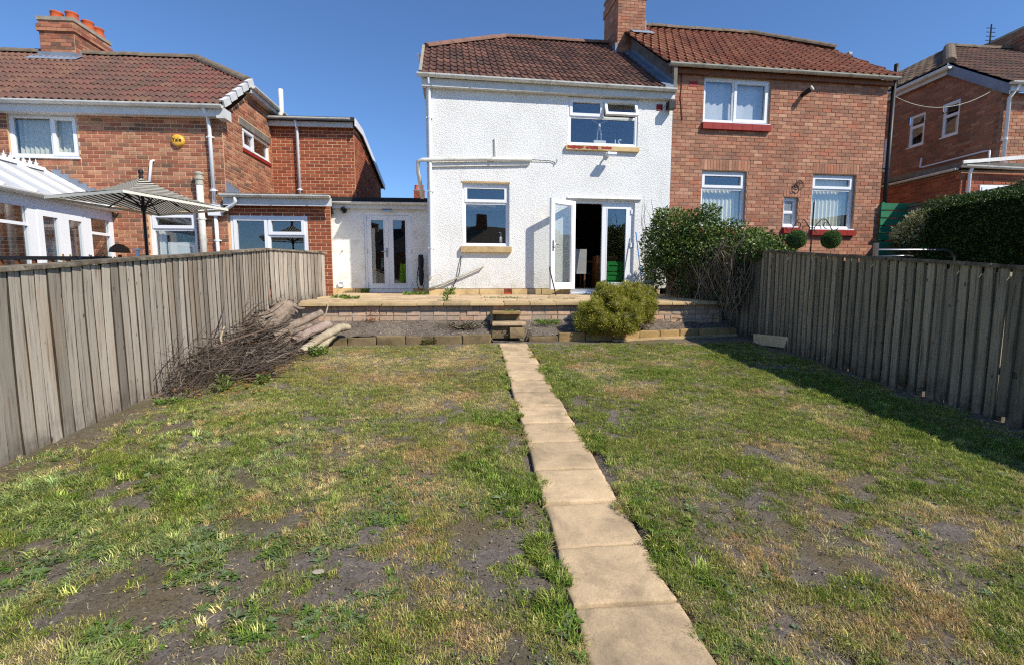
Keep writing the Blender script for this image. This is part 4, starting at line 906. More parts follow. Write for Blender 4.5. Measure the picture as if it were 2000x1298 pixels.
Z = Z+fine*((NZ2.fbm(X, Y, 7, 3)-.5)*.03+(NZ.fbm(X, Y, 22, 2)-.5)*.012)
onp = ((X > .36) & (X < .88) & (Y < 7.7)); Z = np.where(onp, gz(X, Y)-.035, Z)
ni, nj = X.shape; idx = np.arange(ni*nj).reshape(ni, nj)
F4 = np.stack([idx[:-1, :-1], idx[1:, :-1], idx[1:, 1:], idx[:-1, 1:]], -1).reshape(-1, 4)
kind(link('ground', npmesh('ground', np.stack([X, Y, Z], -1).reshape(-1, 3), F4, 'ground', smooth=True)), 'structure')

path = kind(link('garden_path', None, None, (0.62, 4, 0.25)), 'structure'); path.empty_display_size = .1
path['label'] = 'straight path of riven buff slabs up the middle of the lawn'
def slab_mesh(name, w, d, th, mat, seed, n=9, rough=.006, chip=.012):
    """riven slab: uneven top with worn rounded edge; origin at top centre"""
    r = np.random.default_rng(seed); nz = Noise2(seed+50)
    u = np.concatenate([[0, .012], np.linspace(.05, .95, n-2), [.988, 1]]); k = len(u); A, B = np.meshgrid(u, u, indexing='ij')
    x = (A-.5)*w; y = (B-.5)*d
    e = np.minimum(np.minimum(A, 1-A)*w, np.minimum(B, 1-B)*d)
    jx = (nz.fbm(B*5, A*0+seed, 1, 2)-.5)*chip*2; jy = (nz.fbm(A*5+9, A*0+seed, 1, 2)-.5)*chip*2
    x = x+jx*(np.abs(A-.5)*2)**6; y = y+jy*(np.abs(B-.5)*2)**6
    z = (nz.fbm(x+seed, y, 5, 4)-.5)*rough*2-np.where(e < .002, .009, np.where(e < .01, .003, 0))
    top = np.stack([x, y, z], -1).reshape(-1, 3); ii = np.arange(k*k).reshape(k, k)
    f = np.stack([ii[:-1, :-1], ii[1:, :-1], ii[1:, 1:], ii[:-1, 1:]], -1).reshape(-1, 4)
    loop = list(ii[:, 0])+list(ii[-1, 1:])+list(ii[-2::-1, -1])+list(ii[0, -2:0:-1])
    bot = top[loop].copy(); bot[:, 2] = -th; v = np.concatenate([top, bot]); m = len(loop); o = k*k
    g = np.array([[loop[i], o+i, o+(i+1) % m, loop[(i+1) % m]] for i in range(m)])
    return npmesh(name, v, np.concatenate([f, g]), mat, smooth=False)
js = [7.66, 7.44, 7.03, 6.62, 6.2, 5.79, 5.39, 4.93, 4.44, 3.98, 3.56, 3.085, 2.655, 2.23, 1.825, 1.40, .97, .54, .1]
for i, (b, a) in enumerate(zip(js, js[1:])):
    c = (a+b)/2; r = random.Random(i+3); me = slab_mesh('slab', .45, b-a-.017, .05, 'slab', i+1, 13, .007, .010)
    link('slab', me, path, (r.uniform(-.007, .007)+.005, c-4, .063*c+.004-.25+r.uniform(-.004, .004)), (math.atan(.063)+r.uniform(-.006, .006), r.uniform(-.008, .008), r.uniform(-.012, .012)))

patio = kind(link('patio', None, None, (.6, 8.4, 1.1)), 'structure'); patio.empty_display_size = .1
patio['label'] = 'raised terrace of pale buff slabs along the back of the white house'
TZ = lambda y: 1.118+(min(y, 10.6)-8.4)*.038
def put_slab(x, y, w, d, seed, th=.05, mat='slab', nm='slab', tilt=.004):
    r = random.Random(seed); link(nm, slab_mesh(nm, w-.008, d-.008, th, mat, seed % 40+100, 5, .003, .006), patio, (x-.6, y-8.4, TZ(y)-1.1+r.uniform(-.003, .003)), (.038+r.uniform(-tilt, tilt), r.uniform(-tilt, tilt), 0))
s = 200
x = -2.98
while x < 4.55: w = .46+RND.choice([0, 0, .14]); put_slab(x+w/2, 8.55, w, .42, s, .055, 'coping', 'coping_slab'); x += w; s += 1
for j, y in enumerate((9.0, 9.455, 9.91, 10.365)):
    x = -3.1+(.23 if j % 2 else 0)
    while x < 4.45: w = RND.choice([.45, .45, .6]); put_slab(x+w/2, y, w, .45, s); x += w; s += 1
for j in range(4):
    y = 10.81+j*.45; x = -3.2
    while x < -1.0: w = RND.choice([.45, .6]); put_slab(x+w/2, y, w, .45, s); x += w; s += 1
mb = MB(); mb.box(-3.6, 4.6, 8.5, 12.5, .5, 1.0); mb.build('sub_base', 'cement', patio, loc=(-.6, -8.4, -1.1)).parent = patio

rw = thing('retaining_wall', 'low pinkish block wall holding up the edge of the terrace', 'wall', (.7, 8.42, .7))
mb = MB(); mb.box(-3.65, 3.85, .014, .12, -.25, .362); mb.build('mortar', 'cement', rw)
PAL_K = [S(210, 176, 146), S(202, 172, 146), S(196, 162, 132), S(192, 168, 142), S(178, 160, 140)]
r = random.Random(77)
for j in range(5):
    x = -3.62+(.12 if j % 2 else 0); z = .362-(j+1)*.09
    while x < 3.8:
        w = .232*r.choice([1, 1, 1, .5]); c = mul(PAL_K[r.choices(range(5), [4, 3, 3, 2, 1])[0]], r.uniform(.85, 1.1)*(.9 if j == 0 else 1))  # top course darkened: shade under the coping put into the block colour
        b = MB(); e = .006; p = [(0, 0, 0), (w-.006, 0, 0), (w-.006, 0, .085), (0, 0, .085)]; dd = r.uniform(.0, .012)
        b.faces([(0, .06, 0), (w-.006, .06, 0), (w-.006, .06, .085), (0, .06, .085), (e, 0, e), (w-.006-e, 0, e), (w-.006-e, 0, .085-e), (e, 0, .085-e)], ((4, 5, 6, 7), (0, 1, 5, 4), (1, 2, 6, 5), (2, 3, 7, 6), (3, 0, 4, 7)), 0, c)
        b.build('brick', 'block', rw, loc=(x, dd, z), rot=(0, r.uniform(-.008, .008), r.uniform(-.01, .01))); x += w

# planting bed between the edging stones and the wall
xs = np.linspace(-3.3, 4.95, 120); ts = np.linspace(0, 1, 22); fr_y = np.interp(xs, [-3.3, .3, .9, 2.2, 4.95], [7.68, 7.70, 7.80, 7.84, 8.36])
X = np.repeat(xs[:, None], 22, 1); Y = fr_y[:, None]+(8.47-fr_y[:, None])*ts[None]; Z = .60+(ts[None]**.8)*np.interp(xs, [-3.3, 2, 4.95], [.2, .2, .14])[:, None]+(NZ2.fbm(X, Y, 6, 4)-.5)*.07
gap = ((X > .3) & (X < .86)); Z = np.where(gap & (ts[None] < .25), .5, Z)
ii = np.arange(120*22).reshape(120, 22); F4 = np.stack([ii[:-1, :-1], ii[1:, :-1], ii[1:, 1:], ii[:-1, 1:]], -1).reshape(-1, 4)
kind(link('flower_bed', npmesh('flower_bed', np.stack([X, Y, Z], -1).reshape(-1, 3), F4, 'soil_bed', smooth=True)), 'structure')

def edging(name, label, pts, hs, mats, seed):
    t = thing(name, label, 'garden edging', pts[0]); r = random.Random(seed)
    for i, (p, q) in enumerate(zip(pts, pts[1:])):
        p, q = Vector(p), Vector(q); d = q-p; L = d.length; n = max(1, round(L/.44)); a = math.atan2(d.y, d.x)
        for k in range(n):
            w = L/n-.012; h = hs[i]+r.uniform(-.012, .008); me = slab_mesh('stone', w, h, .085, mats[i], seed*10+i*9+k, 7, .008, .012)
            c = p.lerp(q, (k+.5)/n)-Vector(pts[0]); T = link('stone', me, t, (c.x, c.y, c.z+h/2-.03), (math.pi/2+r.uniform(-.03, .06), 0, a+r.uniform(-.025, .025)))
    return t
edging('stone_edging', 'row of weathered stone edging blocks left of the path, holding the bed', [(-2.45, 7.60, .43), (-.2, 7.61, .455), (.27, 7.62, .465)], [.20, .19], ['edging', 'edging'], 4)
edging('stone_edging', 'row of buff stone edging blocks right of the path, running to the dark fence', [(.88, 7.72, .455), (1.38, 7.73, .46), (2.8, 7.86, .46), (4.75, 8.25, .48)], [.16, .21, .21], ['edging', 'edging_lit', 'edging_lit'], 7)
led = MB(); led.prism([(2.3, 7.72, .47), (4.7, 8.13, .50), (4.68, 8.22, .50), (2.3, 7.80, .47)], (0, 0, .045)); tag(led.build('kerb_strip', 'coping'), 'thin buff kerb strip lying at the foot of the edging by the dark fence', 'kerb')
# steps up to the terrace
st = thing('garden_steps', 'broken stone steps between the bed edgings up to the terrace', 'steps', (.55, 8.1, .5))
for nm, w, d, th, x, y, z, rz, mt in (('step_slab', .56, .36, .05, .02, -.13, .305, .03, 'slab'), ('riser_block', .31, .30, .20, -.12, -.10, .245, .0, 'edging'), ('riser_block', .25, .12, .17, .15, -.27, .225, .06, 'edging'), ('step_slab', .5, .30, .05, .0, .16, .47, -.05, 'edging_lit'), ('riser_block', .42, .2, .15, .02, .2, .415, 0, 'block_dummy')):
    mt = 'edging' if mt == 'block_dummy' else mt
    link(nm, slab_mesh(nm, w, d, th, mt, int(w*1000+d*77), 7, .006, .015), st, (x, y, z), (0, 0, rz))
b = MB(); b.prism([(.28, 8.2, .60), (.25, 7.78, .56), (.26, 7.80, .66), (.27, 8.12, 1.0), (.29, 8.26, .95)], (.035, 0, 0)); tag(b.build('slate_shard', 'slate'), 'dark pointed slate stood on edge beside the steps', 'stone')

# ------------------------------------------------------------------ fences
BOARDS = {}
def board_mesh(style, k):
    if (style, k) not in BOARDS:
        r = random.Random(k*13+(1 if style == 'left' else 101)); mb = MB(); n = 6; w = (.122 if k < 7 else .11) if style == 'left' else (.076 if k < 7 else .10); tk = .017 if style == 'left' else .018
        ph = r.uniform(0, 6); bow = r.uniform(-.006, .008); P = []
        for i in range(n+1):
            t = i/n; dx = .004*math.sin(ph+t*4); dy = bow*math.sin(math.pi*t)-(.008*r.random() if i in (0, n) else 0)
            z = t if i not in (0,) else 0
            za = z-(r.uniform(0, .012) if i == 0 else 0); zb = z+(r.uniform(-.006, .006) if i == n else 0)
            P += [(-w/2+dx, -tk+dy, za), (w/2+dx, (-.006 if style == 'left' else -tk)+dy, zb), (w/2+dx, .004+dy, zb), (-w/2+dx, .004+dy, za)]
        fs = []
        for i in range(n):
            for j in range(4): fs.append((4*i+j, 4*i+(j+1) % 4, 4*i+4+(j+1) % 4, 4*i+4+j))
        fs += [(3, 2, 1, 0), tuple(4*n+j for j in range(4))]
        mb.faces(P, fs); mb.m = [1 if (q % 4 == 3 and q < 4*n and style == 'left') else 0 for q in range(len(fs))]; BOARDS[(style, k)] = mb.mesh('board', ['fence_grey', 'board_edge_shade'] if style == 'left' else 'fence_dark')
    return BOARDS[(style, k)]
def polyline(pts, step):
    out = []; carry = 0
    for p, q in zip(pts, pts[1:]):
        p, q = Vector(p), Vector(q); L = (q-p).length; t = carry
        while t < L: out.append((p.lerp(q, t/L), (q-p).normalized())); t += step
        carry = t-L
    return out
def fence(name, label, pts, top, base, style, side, seed, pitch=.11, miss=(), zoff=0):
    """pts in plan; top(y), base(x,y); side=+1: the boards look towards +x"""
    t = thing(name, label, 'fence', (pts[0][0], pts[0][1], 0)); o = Vector((pts[0][0], pts[0][1], 0)); r = random.Random(seed); i = 0
    for p, d in polyline([(a, b, 0) for a, b in pts], pitch):
        i += 1
        z0 = base(p.x, p.y)-.0; z1 = top(p.x, p.y); nrm = Vector((d.y, -d.x, 0))*side; ang = math.atan2(-nrm.x, nrm.y)+math.pi
        extra = r.uniform(.02, .07) if (style == 'right' and r.random() < .10) else r.uniform(-.05, -.01)
        gp = .012 if i in miss else 0
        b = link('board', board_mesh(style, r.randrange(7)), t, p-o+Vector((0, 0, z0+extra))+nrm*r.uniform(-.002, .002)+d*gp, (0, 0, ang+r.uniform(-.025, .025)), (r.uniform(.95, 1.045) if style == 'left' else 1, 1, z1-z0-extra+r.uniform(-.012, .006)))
        b.rotation_euler[1] = r.uniform(-.006, .006)
        if style:
            b2 = link('board', board_mesh(style, 7+r.randrange(5)), t, p-o+Vector((0, 0, z0+r.uniform(-.05, .0)))+d*pitch*.5-nrm*r.uniform(.024, .03), (0, r.uniform(-.006, .006), ang), (.62 if (gp and style == 'right') else 1, 1, z1-z0-.02))
    rail = 'rail_grey' if style == 'left' else 'fence_dark'
    for p, q in zip(pts, pts[1:]):
        P0, P1 = Vector((p[0], p[1], 0)), Vector((q[0], q[1], 0)); n = max(1, round((P1-P0).length/1.83))
        for k in range(n):
            a = P0.lerp(P1, k/n); b_ = P0.lerp(P1, (k+1)/n); dv = (b_-a); L = dv.length; dn = dv.normalized(); nr = Vector((dn.y, -dn.x, 0))*side
            za, zb = top(a.x, a.y), top(b_.x, b_.y); pitch_a = math.atan2(zb-za, L); c = (a+b_)/2
            m = MB(); hl = math.hypot(L, zb-za)/2-.004; dz = r.uniform(-.006, .01)
            m.faces([(-hl, -.045, 0), (hl, -.045, 0), (hl, .05, 0), (-hl, .05, 0), (-hl, -.04, .028), (hl, -.04, .028), (hl, .045, .036), (-hl, .045, .036)], MB.BOXF)
            ro = Matrix.Rotation(math.atan2(dn.y, dn.x), 4, 'Z') @ Matrix.Rotation(-pitch_a, 4, 'Y'); mo = m.build('capping_rail', rail, t); mo.matrix_local = Matrix.Translation(c-o+Vector((0, 0, (za+zb)/2-.004+dz))) @ ro
            for h in (.3, .72):
                m = MB(); m.box(-hl, hl, -.03, .03, -.03, .03); m2 = m.build('arris_rail', rail, t); zz = (base(c.x, c.y)*(1-h)+(za+zb)/2*h); m2.matrix_local = Matrix.Translation(c-o-nr*.045+Vector((0, 0, zz))) @ ro
            m = MB(); m.box(-.045, .045, -.045, .045, 0, za-base(a.x, a.y)+.0); m.build('post', rail, t, loc=a-o-nr*.10+Vector((0, 0, base(a.x, a.y)-.05)))
    return t
lf_top = lambda x, y: 1.524+.0945*(y-3.4) if y < 8.62 else 2.02+(y-8.62)*.02
lf_base = lambda x, y: gz1(-3.0, min(y, 8.2))-.02 if y < 8.45 else max(.5, TZ(y)-.02)
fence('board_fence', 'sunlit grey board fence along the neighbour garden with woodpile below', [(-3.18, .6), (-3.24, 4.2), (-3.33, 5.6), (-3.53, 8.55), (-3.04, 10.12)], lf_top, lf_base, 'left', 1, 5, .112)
rf_top = lambda x, y: 1.565+.104*(y-3.63) if y < 8.0 else 2.02+(y-8.0)*.02
rf_base = lambda x, y: gz1(4.6, min(y, 8.2)) if y < 8.45 else TZ(y)-.02
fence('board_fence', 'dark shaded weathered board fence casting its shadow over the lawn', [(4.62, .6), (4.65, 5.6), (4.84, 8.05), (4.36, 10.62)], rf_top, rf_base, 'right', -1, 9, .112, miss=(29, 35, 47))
pk = MB(); pk.box(-.37, .37, -.012, .012, 0, .17); o = pk.build('loose_plank', 'pale_wood', None, loc=(4.70, 7.17, .46), rot=(math.radians(-4), math.radians(2), math.radians(90+8))); tag(o, 'pale offcut plank propped on edge against the foot of the dark fence', 'plank')
# ------------------------------------------------------------------ lawn: tufts of grass, weeds, dead thatch, pebbles
PROTO = bpy.data.collections.new('grass_prototypes')
def blades(nb, h0, h1, w, spread, lean, seed, curl=.5, shade=(.75, 1.15)):
    r = random.Random(seed); mb = MB()
    for i in range(nb):
        a = r.uniform(0, 6.283); d = spread*math.sqrt(r.random()); x, y = d*math.cos(a), d*math.sin(a); h = r.uniform(h0, h1)
        b = r.uniform(0, 6.283); l = r.uniform(lean*.3, lean); dx, dy = math.cos(b), math.sin(b); px, py = -dy*w/2, dx*w/2
        m = (x+dx*h*math.sin(l)*.45, y+dy*h*math.sin(l)*.45, h*math.cos(l)*.6); l2 = min(l+curl, 1.5)
        e = (m[0]+dx*h*.5*math.sin(l2), m[1]+dy*h*.5*math.sin(l2), m[2]+h*.45*math.cos(l2)); k = r.uniform(*shade); c = (k, k*r.uniform(.95, 1.05), k*.95, 1)
        mb.faces([(x-px, y-py, -.004), (x+px, y+py, -.004), (m[0]+px*.8, m[1]+py*.8, m[2]), (m[0]-px*.8, m[1]-py*.8, m[2]), e], [(0, 1, 2, 3), (3, 2, 4)], 0, c)
    return mb
def rosette(nl, L, W, seed, up=.5, fold=.25):
    r = random.Random(seed); mb = MB()
    for i in range(nl):
        a = i*2.4+r.uniform(-.3, .3); l = L*r.uniform(.55, 1.1); w = W*r.uniform(.7, 1.1); u = r.uniform(.15, up); dx, dy = math.cos(a), math.sin(a); px, py = -dy, dx; P = []
        for t, ww in ((0, .2), (.35, .75), (.7, 1.0), (1.0, .15)):
            z = l*(u*t-.55*u*t*t)+.003; q = (dx*l*t, dy*l*t)
            P += [(q[0]-px*w*ww/2, q[1]-py*w*ww/2, z+fold*w*ww*.5), (q[0], q[1], z), (q[0]+px*w*ww/2, q[1]+py*w*ww/2, z+fold*w*ww*.5)]
        k = r.uniform(.8, 1.15); fs = [(3*j+s, 3*j+s+1, 3*j+s+4, 3*j+s+3) for j in range(3) for s in (0, 1)]
        mb.faces(P, fs, 0, (k, k, k, 1))
    return mb
SH = (.5, 1.4)
protos = [blades(16, .018, .042, .0040, .032, 1.25, 1, .35, SH), blades(14, .016, .038, .0038, .036, 1.38, 2, .2, SH), blades(14, .025, .06, .0034, .040, 1.5, 3, .06, SH), blades(16, .028, .055, .0046, .03, 1.15, 4, .5, SH),
          blades(13, .04, .085, .0054, .028, 1.2, 5, .55, SH), rosette(10, .045, .013, 6, 1.1), rosette(14, .030, .012, 7, 1.3, .1), rosette(9, .055, .015, 8, 1.0), rosette(16, .022, .013, 9, 1.5, .05)]
pobs = []
for i, m in enumerate(protos):
    o = bpy.data.objects.new('tuft_%02d' % i, m.mesh('tuft', 'grass')); PROTO.objects.link(o); pobs.append(o)

def scatter(name, pts, kinds, scl, tint, objs, mat_slot, rot):
    """one object of kind stuff whose points carry instanced tufts"""
    me = bpy.data.meshes.new(name); me.vertices.add(len(pts)); me.vertices.foreach_set('co', np.asarray(pts, np.float32).ravel())
    for nm, ty, da, key in (('kind', 'INT', kinds, 'value'), ('scl', 'FLOAT', scl, 'value'), ('tint', 'FLOAT_COLOR', tint, 'color'), ('rot', 'FLOAT_VECTOR', rot, 'vector')):
        a = me.attributes.new(nm, ty, 'POINT'); a.data.foreach_set(key, np.asarray(da).ravel())
    o = link(name, me); ng = bpy.data.node_groups.new(name, 'GeometryNodeTree')
    ng.interface.new_socket('Geometry', in_out='INPUT', socket_type='NodeSocketGeometry'); ng.interface.new_socket('Geometry', in_out='OUTPUT', socket_type='NodeSocketGeometry')
    N, L = ng.nodes, ng.links; gi = N.new('NodeGroupInput'); go = N.new('NodeGroupOutput'); jn = N.new('GeometryNodeJoinGeometry')
    def attr(nm, dt):
        x = N.new('GeometryNodeInputNamedAttribute'); x.data_type = dt; x.inputs['Name'].default_value = nm; return x.outputs['Attribute']
    ak, asc, ar = attr('kind', 'INT'), attr('scl', 'FLOAT'), attr('rot', 'FLOAT_VECTOR')
    for i, ob in enumerate(objs):
        cmpn = N.new('FunctionNodeCompare'); cmpn.data_type = 'INT'; cmpn.operation = 'EQUAL'; L.new(ak, cmpn.inputs[2]); cmpn.inputs[3].default_value = i
        oi = N.new('GeometryNodeObjectInfo'); oi.inputs['Object'].default_value = ob; oi.inputs['As Instance'].default_value = True
        ip = N.new('GeometryNodeInstanceOnPoints'); L.new(gi.outputs[0], ip.inputs['Points']); L.new(cmpn.outputs[0], ip.inputs['Selection']); L.new(oi.outputs['Geometry'], ip.inputs['Instance'])
        L.new(ar, ip.inputs['Rotation']); L.new(asc, ip.inputs['Scale']); L.new(ip.outputs[0], jn.inputs[0])
    L.new(jn.outputs[0], go.inputs[0]); md = o.modifiers.new('scatter', 'NODES'); md.node_group = ng
    return kind(o, 'stuff')

rg = np.random.default_rng(5)
def halton(n, b):
    out = np.zeros(n); f = 1.0/b; i = np.arange(1, n+1)
    while (i > 0).any(): out += f*(i % b); i = i//b; f /= b
    return out
N0 = 300000
# denser close to the lens, thinner far away
yy = 1.0+(7.58-1.0)*halton(N0, 2)**1.25; xx = -3.25+(4.75+3.25)*halton(N0, 3)
xx += rg.normal(0, .02, N0); yy += rg.normal(0, .02, N0)
n1, n2, n3, n4 = Noise2(21), Noise2(22), Noise2(23), Noise2(24)
big = n1.fbm(xx, yy, .55, 3); mid = n2.fbm(xx, yy, 2.9, 4); fin = n3.fbm(xx, yy, 5.5, 3); dryn = .4*n4.fbm(xx, yy, 1.25, 3)+.6*n4.fbm(xx+31, yy+7, 3.4, 4)
def blobs(lst, warp=.35):
    wx = xx+(n2.fbm(xx, yy, 2.2, 3)-.5)*warp; wy = yy+(n3.fbm(xx, yy, 2.2, 3)-.5)*warp; v = np.zeros(N0)
    for x, y, rx, ry, k in lst: v = np.maximum(v, k*np.exp(-(((wx-x)/(rx*.85))**2+((wy-y)/(ry*.85))**2)))
    return v
BARE = [(-.55, 2.05, .30, .16, 1), (-.2, 2.12, .22, .12, 1), (.22, 2.42, .20, .16, 1), (.1, 2.2, .25, .12, .9), (1.55, 2.45, .42, .22, 1), (1.25, 2.68, .30, .15, .9), (1.75, 2.15, .30, .14, 1), (1.95, 2.3, .25, .1, .8), (-1.15, 2.4, .22, .09, .9), (-1.5, 2.0, .3, .1, .9), (-1.0, 1.75, .25, .1, 1),
        (1.1, 4.3, .10, .14, .8), (1.45, 4.0, .12, .12, .9), (.95, 3.6, .1, .1, .6), (-.2, 3.75, .16, .12, .8), (1.9, 5.2, .18, .1, .7), (-2.3, 2.3, .25, .1, .7), (-2.0, 2.75, .25, .08, .6), (-.9, 1.55, .3, .08, .8), (2.4, 1.75, .3, .1, .6), (.1, 1.55, .2, .1, .8), (-.2, 5.9, .35, .3, .6), (.05, 6.6, .3, .25, .55), (2.2, 2.05, .3, .08, .7)]
DRY = [(-1.0, 2.5, .22, .2, 1), (-.75, 2.3, .2, .12, 1), (-.3, 2.85, .35, .25, 1), (-1.15, 1.85, .25, .15, 1), (-.5, 1.9, .25, .12, .9), (.05, 1.7, .28, .12, 1), (-.8, 1.72, .3, .12, .9), (1.1, 2.95, .2, .12, 1), (1.3, 2.05, .18, .22, 1), (2.1, 3.3, .3, .15, .8), (2.6, 2.4, .4, .14, 1), (3.0, 2.2, .3, .12, 1), (1.3, 1.75, .16, .2, 1), (-.9, 3.6, .35, .3, .9), (-.5, 4.6, .5, .4, .9), (-.9, 5.6, .8, .5, .9), (-.2, 6.6, .6, .6, .9), (-1.6, 6.4, .6, .5, .8), (1.7, 4.9, .3, .3, .8), (2.5, 6.2, .4, .2, .9), (2.2, 4.2, .4, .25, .8), (1.5, 6.6, .4, .3, .5), (3.1, 1.75, .3, .15, .8)]
LUSH = [(-1.35, 1.62, .14, .10, 1), (-.9, 1.8, .12, .08, .9), (.1, 3.2, .30, .40, 1), (.25, 2.7, .14, .35, 1), (.15, 4.1, .25, .3, .9), (.33, 2.0, .08, .5, .9), (.98, 2.4, .08, .7, .7), (1.1, 5.2, .2, .35, .7), (2.2, 5.6, .35, .2, .9), (2.6, 2.75, .35, .2, .7), (3.05, 1.65, .2, .2, 1), (1.4, 1.6, .12, .15, .8), (.9, 3.3, .1, .4, .7), (-2.3, 3.1, .5, .35, .7), (-1.7, 2.75, .5, .25, .7), (-2.6, 2.5, .3, .2, .6), (-1.9, 4.1, .5, .5, .5), (3.9, 4.5, .6, 1.8, .9), (3.8, 6.5, .7, .8, .9), (1.0, 2.0, .07, .4, .8)]
bare = .80*np.sqrt(blobs(BARE, .9))*sstep(.26, .58, .5*blobs(BARE, .9)+.5*n3.fbm(xx, yy, 7.5, 3))+.55*sstep(.56, .74, mid)*sstep(.40, .55, big); dry = np.clip(blobs(DRY)+.85*sstep(.50, .66, dryn), 0, 1); lush = np.clip(.9*blobs(LUSH)+.4*sstep(.56, .7, 1-dryn), 0, 1)
leftp = sstep(-.2, -1.6, xx)*sstep(5.2, 3.6, yy)                 # weedier, patchier corner by the grey fence
clump = n1.fbm(xx, yy, 15, 2); keep = .98-.95*np.clip(bare, 0, 1)-.45*sstep(.46, .66, fin)-.38*sstep(.48, .68, clump)
keep = np.where(leftp > .5, keep-.5*sstep(.44, .60, n4.fbm(xx, yy, 4.6, 3)), keep)
keep *= sstep(-3.12, -2.72, xx+(mid-.5)*.5-.10*np.clip(yy-4.5, 0, 3))*sstep(4.62, 4.25, xx+(mid-.5)*.4)*sstep(7.62, 7.30, yy+(mid-.5)*.4)
keep -= .10*sstep(2.6, 1.5, yy)
keep *= np.where((xx > .395+(fin-.5)*.26) & (xx < .855+(fin-.5)*.26), 0, 1)
# along the slabs the grass is thicker and spills over
edge = np.exp(-((np.minimum(np.abs(xx-.37), np.abs(xx-.89)))/.05)**2)
keep = np.clip(keep+edge*.15*(keep > 0), 0, 1)
sel = rg.random(N0) < keep
xx, yy, dry, lush, leftp, edge, fin, mid, bare = [a[sel] for a in (xx, yy, dry, lush, leftp, edge, fin, mid, bare)]; n = len(xx)
lush = np.clip(lush+edge*.45*(mid > .48), 0, 1); dryness = np.clip(.85*dry*(1-.8*lush)+.06+.28*sstep(4.2, 6.2, yy)*sstep(1.2, -.2, xx)+rg.normal(0, .32, n), 0, 1)
green_a, green_b, straw, rust = np.array(S(142, 150, 64)[:3]), np.array(S(88, 114, 36)[:3]), np.array(S(204, 182, 134)[:3]), np.array(S(196, 154, 114)[:3]); pale = np.array(S(168, 176, 104)[:3]); blue = np.array(S(130, 148, 104)[:3])
u = rg.random((n, 1)); g = green_a*u+green_b*(1-u); g = g*(1-lush[:, None]*.45)+np.array(S(84, 126, 34)[:3])*lush[:, None]*.45
lp = (leftp*np.clip((mid-.40)*4, 0, 1))[:, None]; g = g*(1-lp*.75)+(pale*u+blue*(1-u))*lp*.75
rs = np.clip((n1.fbm(xx, yy, 2.3, 3)-.44)*5, 0, 1)[:, None]; d_ = straw*(1-rs*.8)+rust*rs*.8
col = g*(1-dryness[:, None]*.92)+d_*dryness[:, None]*.92; col *= 1.14*rg.lognormal(0, .34, (n, 1))
kd = np.where(dryness > .5, rg.choice([1, 2, 2], n), np.where(lush > .55, rg.choice([0, 3, 3, 4], n, p=[.3, .35, .15, .2]), rg.choice([0, 1, 2], n)))
w_ = rg.random(n); near_ = sstep(3.6, 2.2, yy); wcl = sstep(.54, .62, n3.fbm(xx+5, yy+9, 3.6, 2)); wp_ = np.clip(wcl*(.30*near_*sstep(.9, -.4, xx)+.12*near_)+leftp*.10*(mid > .44)+.022*(fin > .5)+.07*lush*edge, 0, 1); kd = np.where((leftp > .4) & (mid > .47) & (rg.random(n) < .22), 4, kd); isw = w_ < wp_; kd = np.where(isw, rg.choice([5, 6, 7, 8, 8], n), kd); onslab = (xx > .40) & (xx < .85)
sc_ = rg.uniform(.50, .92, n)*np.where(dryness > .5, .78, 1)*np.where(isw, rg.uniform(.6, 1.25, n), 1)*(.9+.25*lush)
tint = np.ones((n, 4), np.float32); tint[:, :3] = col; tint[isw, :3] = np.where(rg.random((isw.sum(), 1)) < .5, np.array(S(106, 136, 56)[:3]), np.array(S(130, 148, 104)[:3]))*rg.uniform(.8, 1.15, (isw.sum(), 1))
zz = gz(xx, yy)+onslab*.006+(NZ2.fbm(xx, yy, 7, 3)-.5)*.03+(NZ.fbm(xx, yy, 22, 2)-.5)*.012
rot = np.stack([rg.normal(0, .12, n), rg.normal(0, .12, n), rg.uniform(0, 6.28, n)], -1).astype(np.float32)
lawn = scatter('lawn_grass', np.stack([xx, yy, zz], -1), kd.astype(np.int32), sc_.astype(np.float32), tint, pobs, 0, rot)
lawn['label'] = 'patchy sun-scorched lawn grass, part green, part straw and bare'

# pebbles, twigs and chips lying on the bare earth
pm = []
for k in range(4):
    r = random.Random(k); mb = MB(); mb.lathe([(0, -.4), (.6*r.uniform(.7, 1), -.3), (1, .05), (.7*r.uniform(.7, 1), .4), (0, .55)], 6, Matrix.Rotation(r.uniform(-.4, .4), 4, 'X') @ Matrix.Scale(r.uniform(.5, .9), 4, (0, 1, 0))); pm.append(mb)
mb = MB(); mb.tube([(-3, 0, 0), (-1, .4, .15), (1, .1, .1), (3, .5, 0)], [.12, .15, .14, .08], 4); pm.append(mb)
pob = []
for i, m in enumerate(pm): o = bpy.data.objects.new('chip_%02d' % i, m.mesh('chip', 'pebble')); PROTO.objects.link(o); pob.append(o)
n = 70000; px = rg.uniform(-3.15, 4.6, n); py = 1.0+6.6*rg.random(n)**1.6
k2 = (px < .38) | (px > .88); strip = (px < -2.7) | (px > 4.2) | (py > 7.3); k2 &= strip | (rg.random(n) < .75); px, py = px[k2], py[k2]
qx = rg.uniform(-2.6, 4.7, 5200); t_ = rg.random(5200); fy = np.interp(qx, [-3.3, .3, .9, 2.2, 4.95], [7.68, 7.70, 7.80, 7.84, 8.36]); qy = fy+(8.47-fy)*t_; qz = .60+t_**.8*np.interp(qx, [-3.3, 2, 4.95], [.2, .2, .14])+(NZ2.fbm(qx, qy, 6, 4)-.5)*.07+.003
X_ = np.concatenate([px, qx]); Y_ = np.concatenate([py, qy]); Z_ = np.concatenate([gz(px, py)+.004, qz]); n = len(X_); isbed = np.arange(n) >= len(px)
cl = np.array([S(142, 132, 120), S(112, 102, 92), S(180, 172, 158), S(84, 76, 68), S(190, 168, 122)])[:, :3][rg.choice(5, n, p=[.14, .30, .03, .33, .20])]
